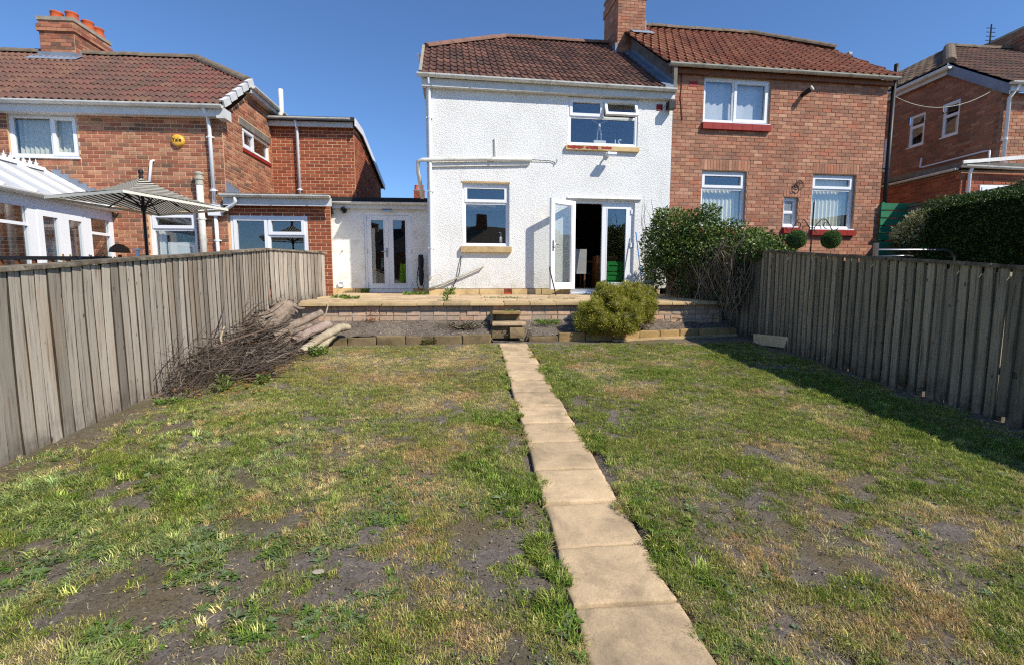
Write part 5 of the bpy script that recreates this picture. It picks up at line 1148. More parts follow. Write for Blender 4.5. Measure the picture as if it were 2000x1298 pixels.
cb = np.array([S(150, 134, 116), S(128, 112, 96), S(182, 170, 150), S(108, 94, 80)])[:, :3][rg.choice(4, n)]; cl = np.where(isbed[:, None], cb, cl)
tint = np.ones((n, 4), np.float32); tint[:, :3] = cl; kd = np.where(isbed, rg.choice([0, 1, 2, 3, 4, 4, 4], n), rg.choice([0, 1, 2, 3, 4], n, p=[.18, .18, .14, .14, .36]))
scatter('gravel_chips', np.stack([X_, Y_, Z_], -1), kd.astype(np.int32), (np.where(isbed, .008, .0042)*np.clip(rg.lognormal(0, .5, n), .3, 1.9)).astype(np.float32), tint, pob, 0, np.stack([rg.normal(0, .3, n), rg.normal(0, .3, n), rg.uniform(0, 6.28, n)], -1).astype(np.float32))['label'] = 'loose pebbles and wood chips on the bare earth and bed'
# ------------------------------------------------------------------ plants
def leaf_mesh(name, p, d, L, W, col, mat='leaf', fold=.25, seed=0, droop=0):
    """one folded four-cornered leaf per point"""
    r = np.random.default_rng(seed); n = len(p); d = d/np.linalg.norm(d, axis=1, keepdims=True)
    q = r.normal(size=(n, 3)); s = np.cross(d, q); s /= np.linalg.norm(s, axis=1, keepdims=True)+1e-9; nr = np.cross(s, d)
    L = (np.ones(n)*L)[:, None]; W = (np.ones(n)*W)[:, None]
    a = p; b = p+d*L*.45+s*W*.5+nr*W*fold; c = p+d*L-nr*L*.12; e = p+d*L*.45-s*W*.5+nr*W*fold
    v = np.stack([a, b, c, e], 1).reshape(-1, 3); i = np.arange(n)*4
    f = np.concatenate([np.stack([i, i+1, i+2], -1), np.stack([i, i+2, i+3], -1)]); cc = np.concatenate([col, col])
    return npmesh(name, v, f, mat, cc)
def pick(cols, n, rg, lo=.8, hi=1.2):
    c = np.array(cols)[:, :3][rg.choice(len(cols), n)]; return c*rg.uniform(lo, hi, (n, 1))
def cloud(lobes, n, rg, shell_=.35):
    w = np.array([l[3]*l[4]*l[5] for l in lobes])**(2/3); k = rg.choice(len(lobes), n, p=w/w.sum()); L = np.array(lobes)
    v = rg.normal(size=(n, 3)); v /= np.linalg.norm(v, axis=1, keepdims=True); rad = 1-shell_*rg.random((n, 1))**1.3
    return L[k, :3]+v*rad*L[k, 3:6], v

rg = np.random.default_rng(71)
cl = thing('climbing_shrub', 'overgrown leafy climber sprawling over the dark fence with dry hanging stems', 'shrub', (4.3, 9.2, 1.1))
lob = [(3.80, 9.75, 2.2, .34, .45, .5), (4.05, 9.5, 2.5, .46, .5, .45), (4.4, 9.2, 2.45, .5, .5, .42), (4.8, 8.9, 2.3, .5, .45, .36), (5.2, 8.65, 2.14, .42, .4, .26), (4.2, 9.3, 2.05, .6, .55, .4), (3.72, 9.6, 1.75, .26, .35, .4), (4.7, 8.5, 2.05, .35, .35, .28), (4.5, 9.9, 2.2, .5, .5, .5), (4.55, 8.45, 1.2, .18, .4, .22), (5.45, 8.3, 2.0, .25, .3, .16), (4.78, 7.95, 2.02, .22, .4, .20), (4.62, 8.35, 1.72, .22, .4, .35), (4.95, 7.7, 1.98, .2, .3, .14), (4.45, 8.8, 1.95, .35, .5, .35), (4.66, 8.3, 1.9, .26, .4, .3), (4.3, 9.2, 1.5, .3, .4, .3), (5.0, 8.3, 2.22, .35, .4, .2), (5.3, 8.0, 2.1, .3, .35, .15), (3.75, 9.4, 2.75, .2, .2, .2), (4.5, 9.0, 2.8, .22, .2, .16)]
p, v = cloud(lob, 26000, rg, .6); d = v+rg.normal(size=v.shape)*.7+np.array([0, 0, -.15])
keepm = ~((p[:, 2] < 1.75) & (p[:, 0] > 3.95) & (rg.random(len(p)) < .45)); p, d = p[keepm], d[keepm]
link('foliage', leaf_mesh('foliage', p-np.array([4.3, 9.2, 1.1]), d, rg.uniform(.045, .085, len(p)), rg.uniform(.022, .04, len(p)), pick([S(90, 114, 46), S(72, 96, 38), S(112, 136, 56), S(60, 80, 34), S(144, 160, 88)], len(p), rg), seed=1), cl)
mb = MB(); r = random.Random(4)
for i in range(560):
    y = r.uniform(7.9, 10.0); x = np.interp(y, [8.05, 10.62], [4.78, 4.30])-r.uniform(.03, .42); z = r.uniform(1.7, 2.3); P = []; ln = r.uniform(.4, 1.1)*(1.0 if y < 9.6 else .7); k = 7; a = r.uniform(0, 6)
    for j in range(k): t = j/(k-1); P.append((x-4.3+.10*math.sin(a+t*r.uniform(2, 4))+r.uniform(-.02, .02), y-9.2+.13*math.sin(a*2+t*3), z-1.1-ln*t+.07*math.sin(a+t*6)))
    c = mul(S(*r.choice([(134, 118, 96), (112, 98, 78), (156, 140, 116), (92, 80, 64)])), r.uniform(.8, 1.2)); mb.tube(P, [r.uniform(.004, .008)]*k, 4, 0, c, caps=False)
kind(mb.build('dry_stems', 'twig', cl), 'stuff')
mb = MB()
for i in range(7):
    a = r.uniform(-.4, .4); mb.tube([(4.55-4.3, 9.0-9.2+i*.12, -.02), (4.4-4.3+a*.4, 9.0-9.2+i*.12, .5), (4.3-4.3+a, 9.1-9.2+i*.1, 1.2)], [.03, .022, .012], 6, 0, S(92, 78, 62))
mb.build('trunk', 'twig', cl)
mb = MB()
for i in range(6): x = 3.55+i*.06; mb.tube([(x-4.3, .55, 1.1), (x-4.3-.05+r.uniform(-.1, .05), .6, 1.6), (x-4.3-.1+r.uniform(-.15, .1), .62, 1.75+r.uniform(.1, .35))], [.006, .005, .002], 4, 0, S(90, 80, 66))
mb.build('bare_twigs', 'twig', cl)

co = thing('conifer_shrub', 'rounded golden-green dwarf conifer in the bed below the patio doors', 'shrub', (2.35, 7.95, .65))
lob = [(2.0, 7.83, .95, .36, .30, .30), (2.42, 7.86, 1.08, .36, .32, .33), (2.75, 7.95, 1.12, .32, .3, .32), (2.98, 8.02, 1.05, .22, .24, .28), (1.86, 7.8, .86, .24, .22, .22), (2.22, 8.0, 1.25, .28, .26, .25), (2.62, 8.05, 1.30, .26, .24, .24), (2.92, 8.08, 1.28, .2, .2, .22), (2.5, 7.70, .88, .30, .22, .26), (2.15, 7.68, .8, .26, .2, .2)]
sub_ = []
for l in lob:
    for k in range(9):
        q = rg.normal(size=3); q[1] = -abs(q[1]); q[2] += .35; q /= np.linalg.norm(q); s_ = rg.uniform(.085, .13); sub_.append((l[0]+q[0]*l[3]*.82, l[1]+q[1]*l[4]*.82, l[2]+q[2]*l[5]*.82, s_, s_, s_*1.05))
N = 64000; sub_ = [(2.35+(q[0]-2.35)*.94, q[1], .65+(q[2]-.65)*.97, q[3], q[4], q[5]) for q in sub_]; p, v = cloud(sub_+[(l[0], l[1], l[2], l[3]*.86, l[4]*.86, l[5]*.86) for l in lob], N, rg, .3); nz = Noise2(91)
bumpy = nz.fbm(p[:, 0]*1.0+p[:, 2]*.7, p[:, 1]+p[:, 2]*1.3, 9, 2); p = p+v*(bumpy[:, None]-.5)*.10
lowd = np.clip((.92-p[:, 2])/.25+rg.normal(0, .25, N), 0, 1); side = np.clip((p[:, 0]-2.45)*2.2, 0, 1)
c = pick([S(186, 180, 70), S(160, 160, 58), S(208, 200, 92), S(118, 126, 48)], N, rg, .7, 1.25); dead = pick([S(96, 82, 70), S(112, 96, 84), S(78, 66, 58)], N, rg); m_ = (lowd*side > .45)[:, None]
c = np.where(m_, dead, c); d = v*1.0+np.array([0, 0, .55])+rg.normal(size=v.shape)*.45
link('foliage', leaf_mesh('foliage', p-np.array([2.35, 7.95, .65]), d, rg.uniform(.028, .055, N), rg.uniform(.006, .010, N), c, seed=2, fold=.1), co)
core_ = MB()
for q in lob+sub_:
    k_ = .78 if q in lob else .70; prof_ = [(max(1e-4, math.cos(t_)), math.sin(t_)) for t_ in np.linspace(-1.55, 1.55, 7)]
    core_.lathe(prof_, 10, Matrix.Translation((q[0]-2.35, q[1]-7.95, q[2]-.65)) @ Matrix.Diagonal((q[3]*k_, q[4]*k_, q[5]*k_, 1)), 0, S(128, 126, 48))
core_.build('inner_mass', 'leaf', co)
p2, v2 = cloud([(l[0], l[1], l[2], l[3]*.78, l[4]*.78, l[5]*.78) for l in lob], 4000, rg, .5)
link('inner_twigs', leaf_mesh('inner_twigs', p2-np.array([2.35, 7.95, .65]), v2+rg.normal(size=v2.shape)*.5, .06, .014, pick([S(70, 64, 40), S(56, 50, 36)], 4000, rg), seed=3), co)
mb = MB()
for i in range(9): a = i*.7; mb.tube([(0, 0, -.05), (.12*math.cos(a), .08*math.sin(a), .2), (.4*math.cos(a), .2*math.sin(a), .45)], [.025, .018, .008], 6, 0, S(84, 68, 56))
mb.build('trunk', 'twig', co)

co.scale = (.95, 1, .92)
hd = thing('clipped_hedge', 'tall dark clipped hedge with sunlit top beyond the dark fence', 'hedge', (9.7, 7.0, .4))
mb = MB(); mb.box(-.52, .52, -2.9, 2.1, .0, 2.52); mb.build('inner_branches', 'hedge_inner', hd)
def face(n, fx, fy, fz): return np.stack([fx(n), fy(n), fz(n)], -1)
n1_, n2_, n3_ = 24000, 13000, 5000; U = rg.uniform
pa = np.stack([-.60+.10*U(size=n1_), U(-2.95, 2.2, n1_), U(.3, 2.66, n1_)], -1); pb_ = np.stack([U(-.62, .62, n2_), U(-2.95, 2.2, n2_), 2.56+.13*U(size=n2_)], -1); pc = np.stack([U(-.6, .6, n3_), 2.1+.12*U(size=n3_), U(.3, 2.66, n3_)], -1)
p = np.concatenate([pa, pb_, pc]); nrm = np.concatenate([np.tile([-1, 0, .2], (n1_, 1)), np.tile([-.1, 0, 1.], (n2_, 1)), np.tile([0, 1., .2], (n3_, 1))]); nn_ = Noise2(5); b_ = (nn_.fbm(p[:, 1]+p[:, 0], p[:, 2]*1.0+p[:, 0]*.7, 4, 3)-.5)[:, None]; p = p+nrm*b_*.22
link('foliage', leaf_mesh('foliage', p, nrm+rg.normal(size=p.shape)*.8, rg.uniform(.035, .06, len(p)), rg.uniform(.018, .028, len(p)), pick([S(58, 84, 34), S(74, 102, 40), S(46, 68, 30), S(92, 122, 48)], len(p), rg), seed=4), hd)

vs = thing('variegated_shrub', 'cream-edged variegated shrub spilling over the end of the hedge', 'shrub', (9.4, 9.45, .6))
lob = [(9.3, 9.35, 2.72, .34, .3, .24), (9.62, 9.2, 2.66, .3, .3, .26), (9.1, 9.5, 2.5, .24, .3, .24), (9.55, 9.2, 2.35, .2, .25, .3)]; p, v = cloud(lob, 3600, rg, .5)
link('foliage', leaf_mesh('foliage', p-np.array([9.4, 9.45, .6]), v+rg.normal(size=v.shape)*.7, rg.uniform(.05, .09, 3600), rg.uniform(.025, .04, 3600), pick([S(196, 194, 138), S(172, 174, 112), S(210, 206, 160), S(120, 128, 70)], 3600, rg), seed=6), vs)
lob = [(9.3, 9.5, 2.1, .5, .35, .5), (9.2, 9.5, 1.4, .5, .35, .6), (9.6, 9.4, 1.8, .4, .35, .6)]; p, v = cloud(lob, 6500, rg, .6)
link('lower_foliage', leaf_mesh('lower_foliage', p-np.array([9.4, 9.45, .6]), v+rg.normal(size=v.shape)*.7, rg.uniform(.05, .09, 6500), rg.uniform(.025, .04, 6500), pick([S(54, 74, 34), S(70, 88, 40), S(44, 58, 30), S(92, 98, 48)], 6500, rg), seed=7), vs)
mb = MB()
for i in range(6): a = i*1.1; mb.tube([(0, 0, 0), (.1*math.cos(a), .06*math.sin(a), .8), (.3*math.cos(a), .15*math.sin(a), 1.7)], [.03, .02, .01], 6, 0, S(80, 66, 50))
mb.build('trunk', 'twig', vs)

# ------------------------------------------------------------------ wood heap by the grey fence
def log(label, pts, rs, mat, ends='cut_wood', seed=0, n=12):
    pts = [Vector(p) for p in pts]; c = pts[0]; mb = MB(); r = random.Random(seed); k = 7; Q_ = []; R_ = []
    for j in range(k*(len(pts)-1)+1):
        t = j/k; i = min(int(t), len(pts)-2); f = t-i; Q_.append(pts[i].lerp(pts[i+1], f)-c+Vector((r.uniform(-.006, .006), r.uniform(-.006, .006), r.uniform(-.006, .006)))); R_.append((rs[i]*(1-f)+rs[i+1]*f)*r.uniform(.92, 1.08))
    m0 = len(mb.v); mb.tube(Q_, R_, n, 0, caps=False); v = mb.v
    for j in range(len(v)): ring = j//n; cc = Q_[ring]; k_ = 1+.10*math.sin(3*(j % n)*2*math.pi/n+seed)+r.uniform(-.05, .05); v[j] = tuple(cc+(Vector(v[j])-cc)*k_)
    o = mb.build('log', mat, None, True, loc=c)
    for e in (0, len(Q_)-1):
        m = MB(); ring = [Vector(v[e*n+j]) for j in range(n)]; m.poly(ring); ctr = sum(ring, Vector())/n; m.build('cut_end', ends, o)
    return tag(o, label, 'log', 'logs in the heap beside the fence')
log('pale curved log propped over the stone edging, outermost of the heap', [(-2.42, 6.86, .49), (-2.30, 7.15, .62), (-2.08, 7.5, .76), (-1.98, 7.62, .76)], [.055, .062, .066, .055], 'bark_pale', seed=1)
log('pinkish stripped log with its cut end facing out, beside the pale curved one', [(-2.60, 7.05, .62), (-2.42, 7.3, .73), (-2.22, 7.52, .82)], [.072, .07, .062], 'bark_pink', seed=2)
log('long thin grey-pink log lying highest up the heap', [(-2.86, 7.0, .70), (-2.66, 7.35, .84), (-2.42, 7.75, .98)], [.05, .055, .05], 'bark', seed=3)
log('thick mossy log at the foot of the heap showing a yellowish round end', [(-2.78, 6.98, .53), (-2.6, 7.4, .60)], [.115, .11], 'bark', 'cut_wood', seed=4, n=14)
log('short brown log lying on the soil under the pale curved one', [(-2.52, 6.80, .47), (-2.38, 7.1, .52), (-2.25, 7.36, .56)], [.05, .05, .045], 'bark', seed=5)
log('slim bleached log standing steeply against the edging', [(-2.28, 6.95, .47), (-2.22, 7.2, .55), (-2.14, 7.45, .66)], [.042, .045, .04], 'bark_pale', seed=6)
log('stubby brown log wedged between the mossy and the pinkish ones', [(-2.70, 7.15, .72), (-2.5, 7.5, .80)], [.045, .04], 'bark', seed=7)
sp = thing('tree_stump', 'upturned reddish tree stump with broken roots leaning on the grey fence', 'stump', (-3.1, 7.6, .75))
mb = MB(); r = random.Random(3); mb.tube([(-.18, -.22, -.05), (-.1, -.08, .05), (.02, .1, .16), (.1, .28, .28), (.12, .36, .36)], [.19, .185, .17, .15, .10], 14); mb.v = [tuple(Vector(q)*1.0+Vector((r.uniform(-.012, .012), r.uniform(-.012, .012), r.uniform(-.012, .012)))) for q in mb.v]; mb.build('stump_body', 'bark', sp)
mb = MB(); ring = [Vector((-.185+.185*math.cos(a)*.82-.0, -.235-.02*math.cos(a), -.05+.185*math.sin(a))) for a in [i*math.pi/8 for i in range(16)]]; mb.poly(ring); mb.build('sawn_face', 'cut_wood', sp)
for i in range(14):
    a = i*.47+r.uniform(-.2, .2); l_ = r.uniform(.5, 1.05); P_ = [Vector((.08, .26, .26))]
    for j in range(4): P_.append(Vector((.1+.075*(j+1)*l_*math.cos(a)+r.uniform(-.025, .025), .30+.03*math.sin(a*2)+r.uniform(-.03, .03), .32+.05*(j+1)*l_*math.sin(a)+r.uniform(-.02, .03))))
    m = MB(); m.tube(P_, [.055, .042, .03, .022, .008], 6); m.build('root', r.choice(['bark', 'bark', 'bark_pink']), sp, True)
r = random.Random(17); mb = MB()
for i in range(1500):
    t = r.random()**.85; y = 4.85+2.75*t; w = np.interp(y, [4.85, 5.4, 6.6, 7.6], [.30, .55, .62, .35]); xf = np.interp(y, [4.2, 5.6, 8.55], [-3.20, -3.28, -3.48]); f = r.random(); x = xf+.05+w*f*1.35
    H = np.interp(y, [4.85, 5.3, 6.5, 7.1, 7.6], [.36, .42, .48, .56, .64])*(1-.72*f)*(.75+.5*r.random()); z = gz1(x, y)+H*r.random()**.7
    ln = r.uniform(.15, .75); a = r.gauss(1.1, .75); el = r.gauss(.03, .22) if y > 5.3 else r.gauss(.45, .4); cv = r.uniform(-1.3, 1.3); k = 6; P = []; q = Vector((x, y, z)); rr = r.choice([.0025, .003, .0035, .004, .005, .008, .011]) if y > 5.4 else r.choice([.002, .003, .004])
    for j in range(k): P.append(tuple(q)); q = q+Vector((math.cos(a)*math.cos(el), math.sin(a)*math.cos(el), math.sin(el)))*ln/k; a += cv/k+r.gauss(0, .38); el += r.gauss(0, .26)-.03; q.z = max(q.z, gz1(q.x, q.y)+.006); q.x = max(q.x, xf+.02)
    c = mul(S(*r.choice([(96, 84, 74), (76, 66, 57), (124, 112, 98), (54, 46, 39), (84, 71, 60)])), r.uniform(.8, 1.2)); mb.tube(P, [rr*(1-.55*j/(k-1)) for j in range(k)], 4, 0, c, caps=False)
for i in range(420):                                         # dead leaves caught under the twigs
    y = r.uniform(4.9, 7.2); x = -3.22-.08*(y-5)+r.uniform(.0, 1.05); z = gz1(x, y)+r.uniform(.005, .05); a = r.uniform(0, 6); s = r.uniform(.015, .035); c = S(*r.choice([(150, 92, 52), (128, 80, 50), (170, 118, 70), (104, 70, 48)]))
    mb.faces([(x, y, z), (x+s*math.cos(a), y+s*math.sin(a), z+r.uniform(-.005, .02)), (x+s*1.3*math.cos(a+.6), y+s*1.3*math.sin(a+.6), z+.006), (x+s*math.cos(a+1.3), y+s*math.sin(a+1.3), z+r.uniform(0, .02))], [(0, 1, 2, 3)], 0, c)
o = kind(mb.build('brush_pile', 'twig'), 'stuff'); o['label'] = 'tangled heap of dry twigs and prunings under the grey fence'
for i, (lab, P, rs) in enumerate((('dark forked branch reaching up the grey fence from the twig heap', [(-3.02, 6.4, .62), (-3.14, 6.75, .82), (-3.2, 6.9, .95), (-3.08, 7.0, 1.12)], [.02, .018, .014, .006]),
                       ('pale broken branch standing out of the twig heap', [(-3.0, 5.95, .6), (-3.1, 6.05, .78), (-3.06, 6.08, .92)], [.014, .013, .010]),
                       ('thin stick leaning upright beside the terrace wall', [(-2.45, 7.75, .72), (-2.38, 7.85, .95), (-2.34, 7.9, 1.14)], [.014, .012, .009]),
                       ('long bent branch lying across the top of the twig heap', [(-3.2, 5.6, .62), (-3.0, 6.1, .74), (-2.85, 6.7, .82), (-2.7, 7.2, .86)], [.016, .016, .013, .008]))):
    m = MB(); m.tube(P, rs, 7, 0, S(*[(78, 64, 54), (176, 158, 132), (168, 148, 122), (104, 88, 74)][i])); tag(m.build('branch', 'twig', None, True), lab, 'branch')

# ------------------------------------------------------------------ small weeds and bed plants
def weed(label, x, y, z, n, L, W, cols, seed, rad=.06, up=.9, name='weed'):
    g = np.random.default_rng(seed); t = thing(name, label, 'weed' if name == 'weed' else 'plant', (x, y, z)); a = g.uniform(0, 6.28, n); rr = rad*np.sqrt(g.random(n)); h = g.random(n)*L*up
    p = np.stack([rr*np.cos(a), rr*np.sin(a)*.7, h*.8], -1); d = np.stack([np.cos(a), np.sin(a), g.uniform(.1, 1.0, n)], -1)+g.normal(size=(n, 3))*.4
    link('leaves', leaf_mesh('leaves', p, d, g.uniform(.5, 1, n)*L*.7, g.uniform(.6, 1, n)*W, pick(cols, n, g), seed=seed), t)
    mb = MB()
    for i in range(8): b = i*.8; mb.tube([(0, 0, -.01), (rad*.5*math.cos(b), rad*.4*math.sin(b), L*up*.4), (rad*.8*math.cos(b), rad*.6*math.sin(b), L*up*.75)], .003, 4, 0, S(90, 110, 50))
    mb.build('stems', 'twig', t); return t
GR = [S(104, 138, 48), S(86, 120, 40), S(134, 158, 66)]
weed('bright green leafy weed at the foot of the log heap', -2.2, 6.86, .44, 150, .10, .026, GR, 1, .11, 1.5)
weed('weeds sprouting at the corner of the terrace below the grey fence end', -2.62, 9.6, 1.14, 160, .10, .03, GR, 2, .16, .7)
weed('low weed tuft on the terrace between fence end and double doors', -2.35, 9.35, 1.14, 160, .09, .028, GR, 3, .16, .6)
weed('small weed growing beside the left foot of the double doors', -2.72, 12.2, 1.18, 90, .12, .04, GR, 4, .09, 1.2)
weed('spreading green weed in the corner beside the drain pipe', -1.25, 10.5, 1.2, 260, .09, .03, GR, 5, .28, .6)
weed('weed growing under the hanging black cable', -.52, 10.42, 1.2, 90, .13, .03, GR, 6, .08, 1.3)
weed('thin weed rooted in the terrace edge below the drain pipe', -.5, 8.75, 1.12, 36, .12, .03, GR, 7, .04, 1.5)
weed('strip of low weeds in the slab joint below the kitchen window', .55, 9.5, 1.14, 300, .06, .02, GR, 8, .42, .5)
weed('patch of moss and grass on the terrace beside the conifer', 1.75, 9.2, 1.13, 240, .05, .016, [S(150, 160, 60), S(126, 142, 52)], 9, .26, .4)
weed('yellow-green nettle shoots in front of the twig heap', -2.62, 5.12, .33, 60, .11, .026, [S(138, 148, 72), S(112, 130, 58)], 10, .06, 1.7)
weed('second shoot of yellow-green leaves beside the twig heap, nearer the path', -2.32, 5.35, .34, 55, .09, .026, [S(138, 148, 72), S(112, 130, 58)], 11, .06, 1.6)
weed('small green seedlings at the foot of the grey fence near the twigs', -2.95, 4.75, .30, 90, .07, .02, GR, 12, .14, .6)
weed('mossy cushion plant hanging over the left edging stones', -.72, 7.6, .50, 260, .05, .016, [S(112, 112, 44), S(92, 96, 40), S(126, 104, 56)], 13, .11, 1.6)
weed('green weeds in the bed between steps and conifer', 1.25, 8.15, .74, 200, .10, .02, GR, 14, .2, .8)
weed('weeds growing in the crack of the upper step', .62, 8.2, .94, 90, .07, .02, GR, 15, .1, .7)
g = np.random.default_rng(40); t = thing('withered_iris', 'clump of withered strap leaves in the bed left of the steps', 'plant', (-.15, 8.0, .72)); n = 240; a = g.uniform(0, 6.28, n); p = np.stack([g.normal(0, .16, n), g.normal(0, .07, n), g.uniform(-.02, .02, n)], -1); d = np.stack([np.cos(a), np.sin(a), g.uniform(.1, .9, n)], -1)
link('leaves', leaf_mesh('leaves', p, d, g.uniform(.08, .18, n), .014, pick([S(136, 122, 100), S(110, 98, 80), S(168, 154, 128), S(92, 96, 60)], n, g), seed=41), t)
t = thing('dead_seedling', 'small rust-brown dead seedling against the block wall', 'plant', (-1.75, 8.3, .78)); n = 90; p = np.stack([g.normal(0, .05, n), g.normal(0, .03, n), g.uniform(0, .22, n)], -1)
link('leaves', leaf_mesh('leaves', p, g.normal(size=(n, 3)), .035, .014, pick([S(140, 84, 54), S(110, 70, 48)], n, g), 'twig', seed=42), t)

# ------------------------------------------------------------------ neighbour's garden on the left
cv = thing('conservatory', 'white framed conservatory with sloping ribbed roof against the orange brick house', 'conservatory', (-8.3, 8.7, .8))
ox, oy, oz = 8.3, -8.7, -.8; PC = lambda u, v, w: (-7.12+w+ox, u+oy, v+oz)
mb = MB(); mb.pbox(PC, 6.9, 10.19, .7, 1.15, -.1, 0); mb.build('dwarf_wall', 'white_paint', cv)
mb = MB(); mb.pbox(PC, 6.9, 10.19, 2.66, 2.84, -.07, .0)
for a, b in ((6.9, 7.0), (8.36, 8.52), (9.52, 9.64), (10.10, 10.19)): mb.pbox(PC, a, b, 1.15, 2.66, -.075, .004)
mb.pbox(PC, 7.0, 8.36, 2.36, 2.41, -.065, -.004); mb.pbox(PC, 9.64, 10.10, 2.36, 2.41, -.065, -.004); mb.pbox(PC, 7.66, 7.72, 1.15, 2.36, -.065, -.006); mb.build('frame', 'upvc', cv)
for a, b, c, d_ in ((7.0, 7.66, 1.15, 2.36), (7.72, 8.36, 1.15, 2.36), (7.0, 8.36, 2.41, 2.66), (9.64, 10.10, 1.15, 2.36), (9.64, 10.10, 2.41, 2.66)): m = MB(); m.pbox(PC, a, b, c, d_, -.045, -.033); m.build('pane', 'glass', cv)
for a, b in ((8.52, 9.015), (9.025, 9.52)):
    m = MB(); m.ring(PC, a, b, .8, 2.66, .105, -.055, .012); dd_ = m.build('door', 'upvc', cv); m = MB(); m.pbox(PC, a+.105, b-.105, .9, 2.56, -.03, -.018); m.build('pane', 'glass', dd_)
    u = 9.0-.06 if a < 8.6 else 9.09; m = MB(); m.pbox(PC, u-.015, u+.015, 1.72, 1.95, .012, .022); m.tube([PC(u, 1.84, .02), PC(u, 1.84, .06), PC(u+(.12 if a > 8.6 else -.12), 1.84, .062)], .01, 6); m.build('handle', 'brass', dd_)
EX, EZ, RXx, RZ = -7.06, 2.90, -8.29, 3.60
m = MB(); m.poly([(EX+ox, 6.8+oy, EZ+oz), (EX+ox, 10.18+oy, EZ+oz), (RXx+ox, 10.18+oy, RZ+oz), (RXx+ox, 6.8+oy, RZ+oz)]); m.poly([(-9.52+ox, 6.8+oy, EZ+oz), (-9.52+ox, 10.18+oy, EZ+oz), (RXx+ox, 10.18+oy, RZ+oz), (RXx+ox, 6.8+oy, RZ+oz)]); m.build('roof_sheet', 'polycarb', cv)
for i in range(7):
    y = 6.86+i*.548; m = MB(); sl_ = Vector((EX-RXx, 0, EZ-RZ)); T = Vector((RXx+ox, y+oy, RZ+oz)); nrm = Vector((-sl_.z, 0, sl_.x)).normalized()
    P_ = [T+Vector((0, -.03, 0)), T+Vector((0, .03, 0)), T+Vector((0, .018, 0))+nrm*.05, T+Vector((0, -.018, 0))+nrm*.05]; m.prism(P_, sl_); m.build('glazing_bar', 'upvc', cv)
gutter(cv, 6.8+oy, 10.15+oy, -7.0+ox, 2.89+oz, axis='y', r=.06, step=1.2); m = MB(); m.pbox(PC, 6.8, 10.18, 2.84, 2.90, -.05, .05); m.build('eaves_beam', 'upvc', cv)
m = MB(); m.prism([(RXx-.07+ox, 6.8+oy, RZ+oz), (RXx+.07+ox, 6.8+oy, RZ+oz), (RXx+.03+ox, 6.8+oy, RZ+.07+oz), (RXx-.03+ox, 6.8+oy, RZ+.07+oz)], (0, 3.38, 0)); rd = m.build('ridge_beam', 'upvc', cv)
fm = MB(); fm.prism([(0, -.045, 0), (0, .045, 0), (0, .03, .03), (0, .05, .055), (0, .012, .06), (0, 0, .12), (0, -.012, .06), (0, -.05, .055), (0, -.03, .03)], (.012, 0, 0)); fme = fm.mesh('crest', 'upvc')
for i in range(26): link('crest', fme, rd, (RXx+ox-.006, 6.9+i*.125+oy, RZ+.068+oz))
m = MB()
for i in range(7): m.box(RXx+ox+.16+i*.15, RXx+ox+.31+i*.15, 10.17+oy, 10.185+oy, RZ-.10-i*.085+oz, RZ+.035-i*.085+oz)
m.build('stepped_flashing', 'lead', cv)
m = MB(); m.poly([(-9.5+ox, 7+oy, .82+oz), (-7.2+ox, 7+oy, .82+oz), (-7.2+ox, 10.1+oy, .82+oz), (-9.5+ox, 10.1+oy, .82+oz)]); m.build('floor', 'carpet', cv)
PC2 = lambda u, v, w: (-9.46-w+ox, u+oy, v+oz); m = MB(); m.pbox(PC2, 6.9, 10.19, .7, 1.2, -.1, 0); m.pbox(PC2, 6.9, 10.19, 2.66, 2.84, -.07, 0)
for a in (6.9, 7.7, 8.5, 9.3, 10.1): m.pbox(PC2, a, a+.09, 1.2, 2.66, -.07, 0)
m.build('far_frame', 'upvc', cv)

ps = thing('parasol', 'open garden parasol with thin dark and cream stripes, above the grey fence', 'parasol', (-4.75, 7.42, .5))
C0 = Vector((-4.75, 7.42, .5)); cor = [Vector(c)-C0 for c in ((-5.69, 6.95, 2.60), (-5.17, 8.44, 2.58), (-3.81, 7.90, 2.60), (-4.33, 6.41, 2.60))]; pk = Vector((0, 0, 2.45)); n = 6; m = MB(); P_ = []; fs = []
for s_ in range(4):
    a, b = cor[s_], cor[(s_+1) % 4]; o_ = len(P_)
    for i in range(n+1):
        for j in range(n+1):
            f = i/n; g_ = j/n; e = a.lerp(b, g_); q = pk.lerp(e, f); q.z -= .05*math.sin(math.pi*f)*1.0+.05*f*f*math.sin(math.pi*g_)*-.3; P_.append(q)
    fs += [(o_+i*(n+1)+j, o_+i*(n+1)+j+1, o_+(i+1)*(n+1)+j+1, o_+(i+1)*(n+1)+j) for i in range(n) for j in range(n)]
m.faces(P_, fs); cnp = m.build('canopy', 'stripe', ps)
m = MB()
for s_ in range(4):
    a, b = cor[s_], cor[(s_+1) % 4]; m.poly([a, b, b-Vector((0, 0, .035)), a-Vector((0, 0, .035))])
m.build('valance', 'blind', ps)
m = MB(); m.tube([(0, 0, 0), (0, 0, 2.47)], .02, 10); m.build('pole', 'black', ps); m = MB(); m.lathe([(.028, 2.44), (.03, 2.47), (.018, 2.49), (.034, 2.52), (.03, 2.555), (0, 2.57)], 12); m.build('finial', 'iron', ps, True)
for s_ in range(8):
    e = cor[s_//2] if s_ % 2 == 0 else (cor[s_//2]+cor[(s_//2+1) % 4])/2; m = MB(); q = [pk.lerp(e, f)-Vector((0, 0, .025+.05*math.sin(math.pi*f))) for f in (0.02, .3, .6, .98)]; m.tube(q, .009, 6); rb = m.build('rib', 'black', ps); m = MB(); m.tube([(0, 0, 2.02), q[1].lerp(q[2], .4)], .008, 6); m.build('strut', 'black', rb)
m = MB(); m.lathe([(.03, 1.98), (.034, 2.0), (.034, 2.05), (.028, 2.07)], 12); m.build('runner', 'black', ps)
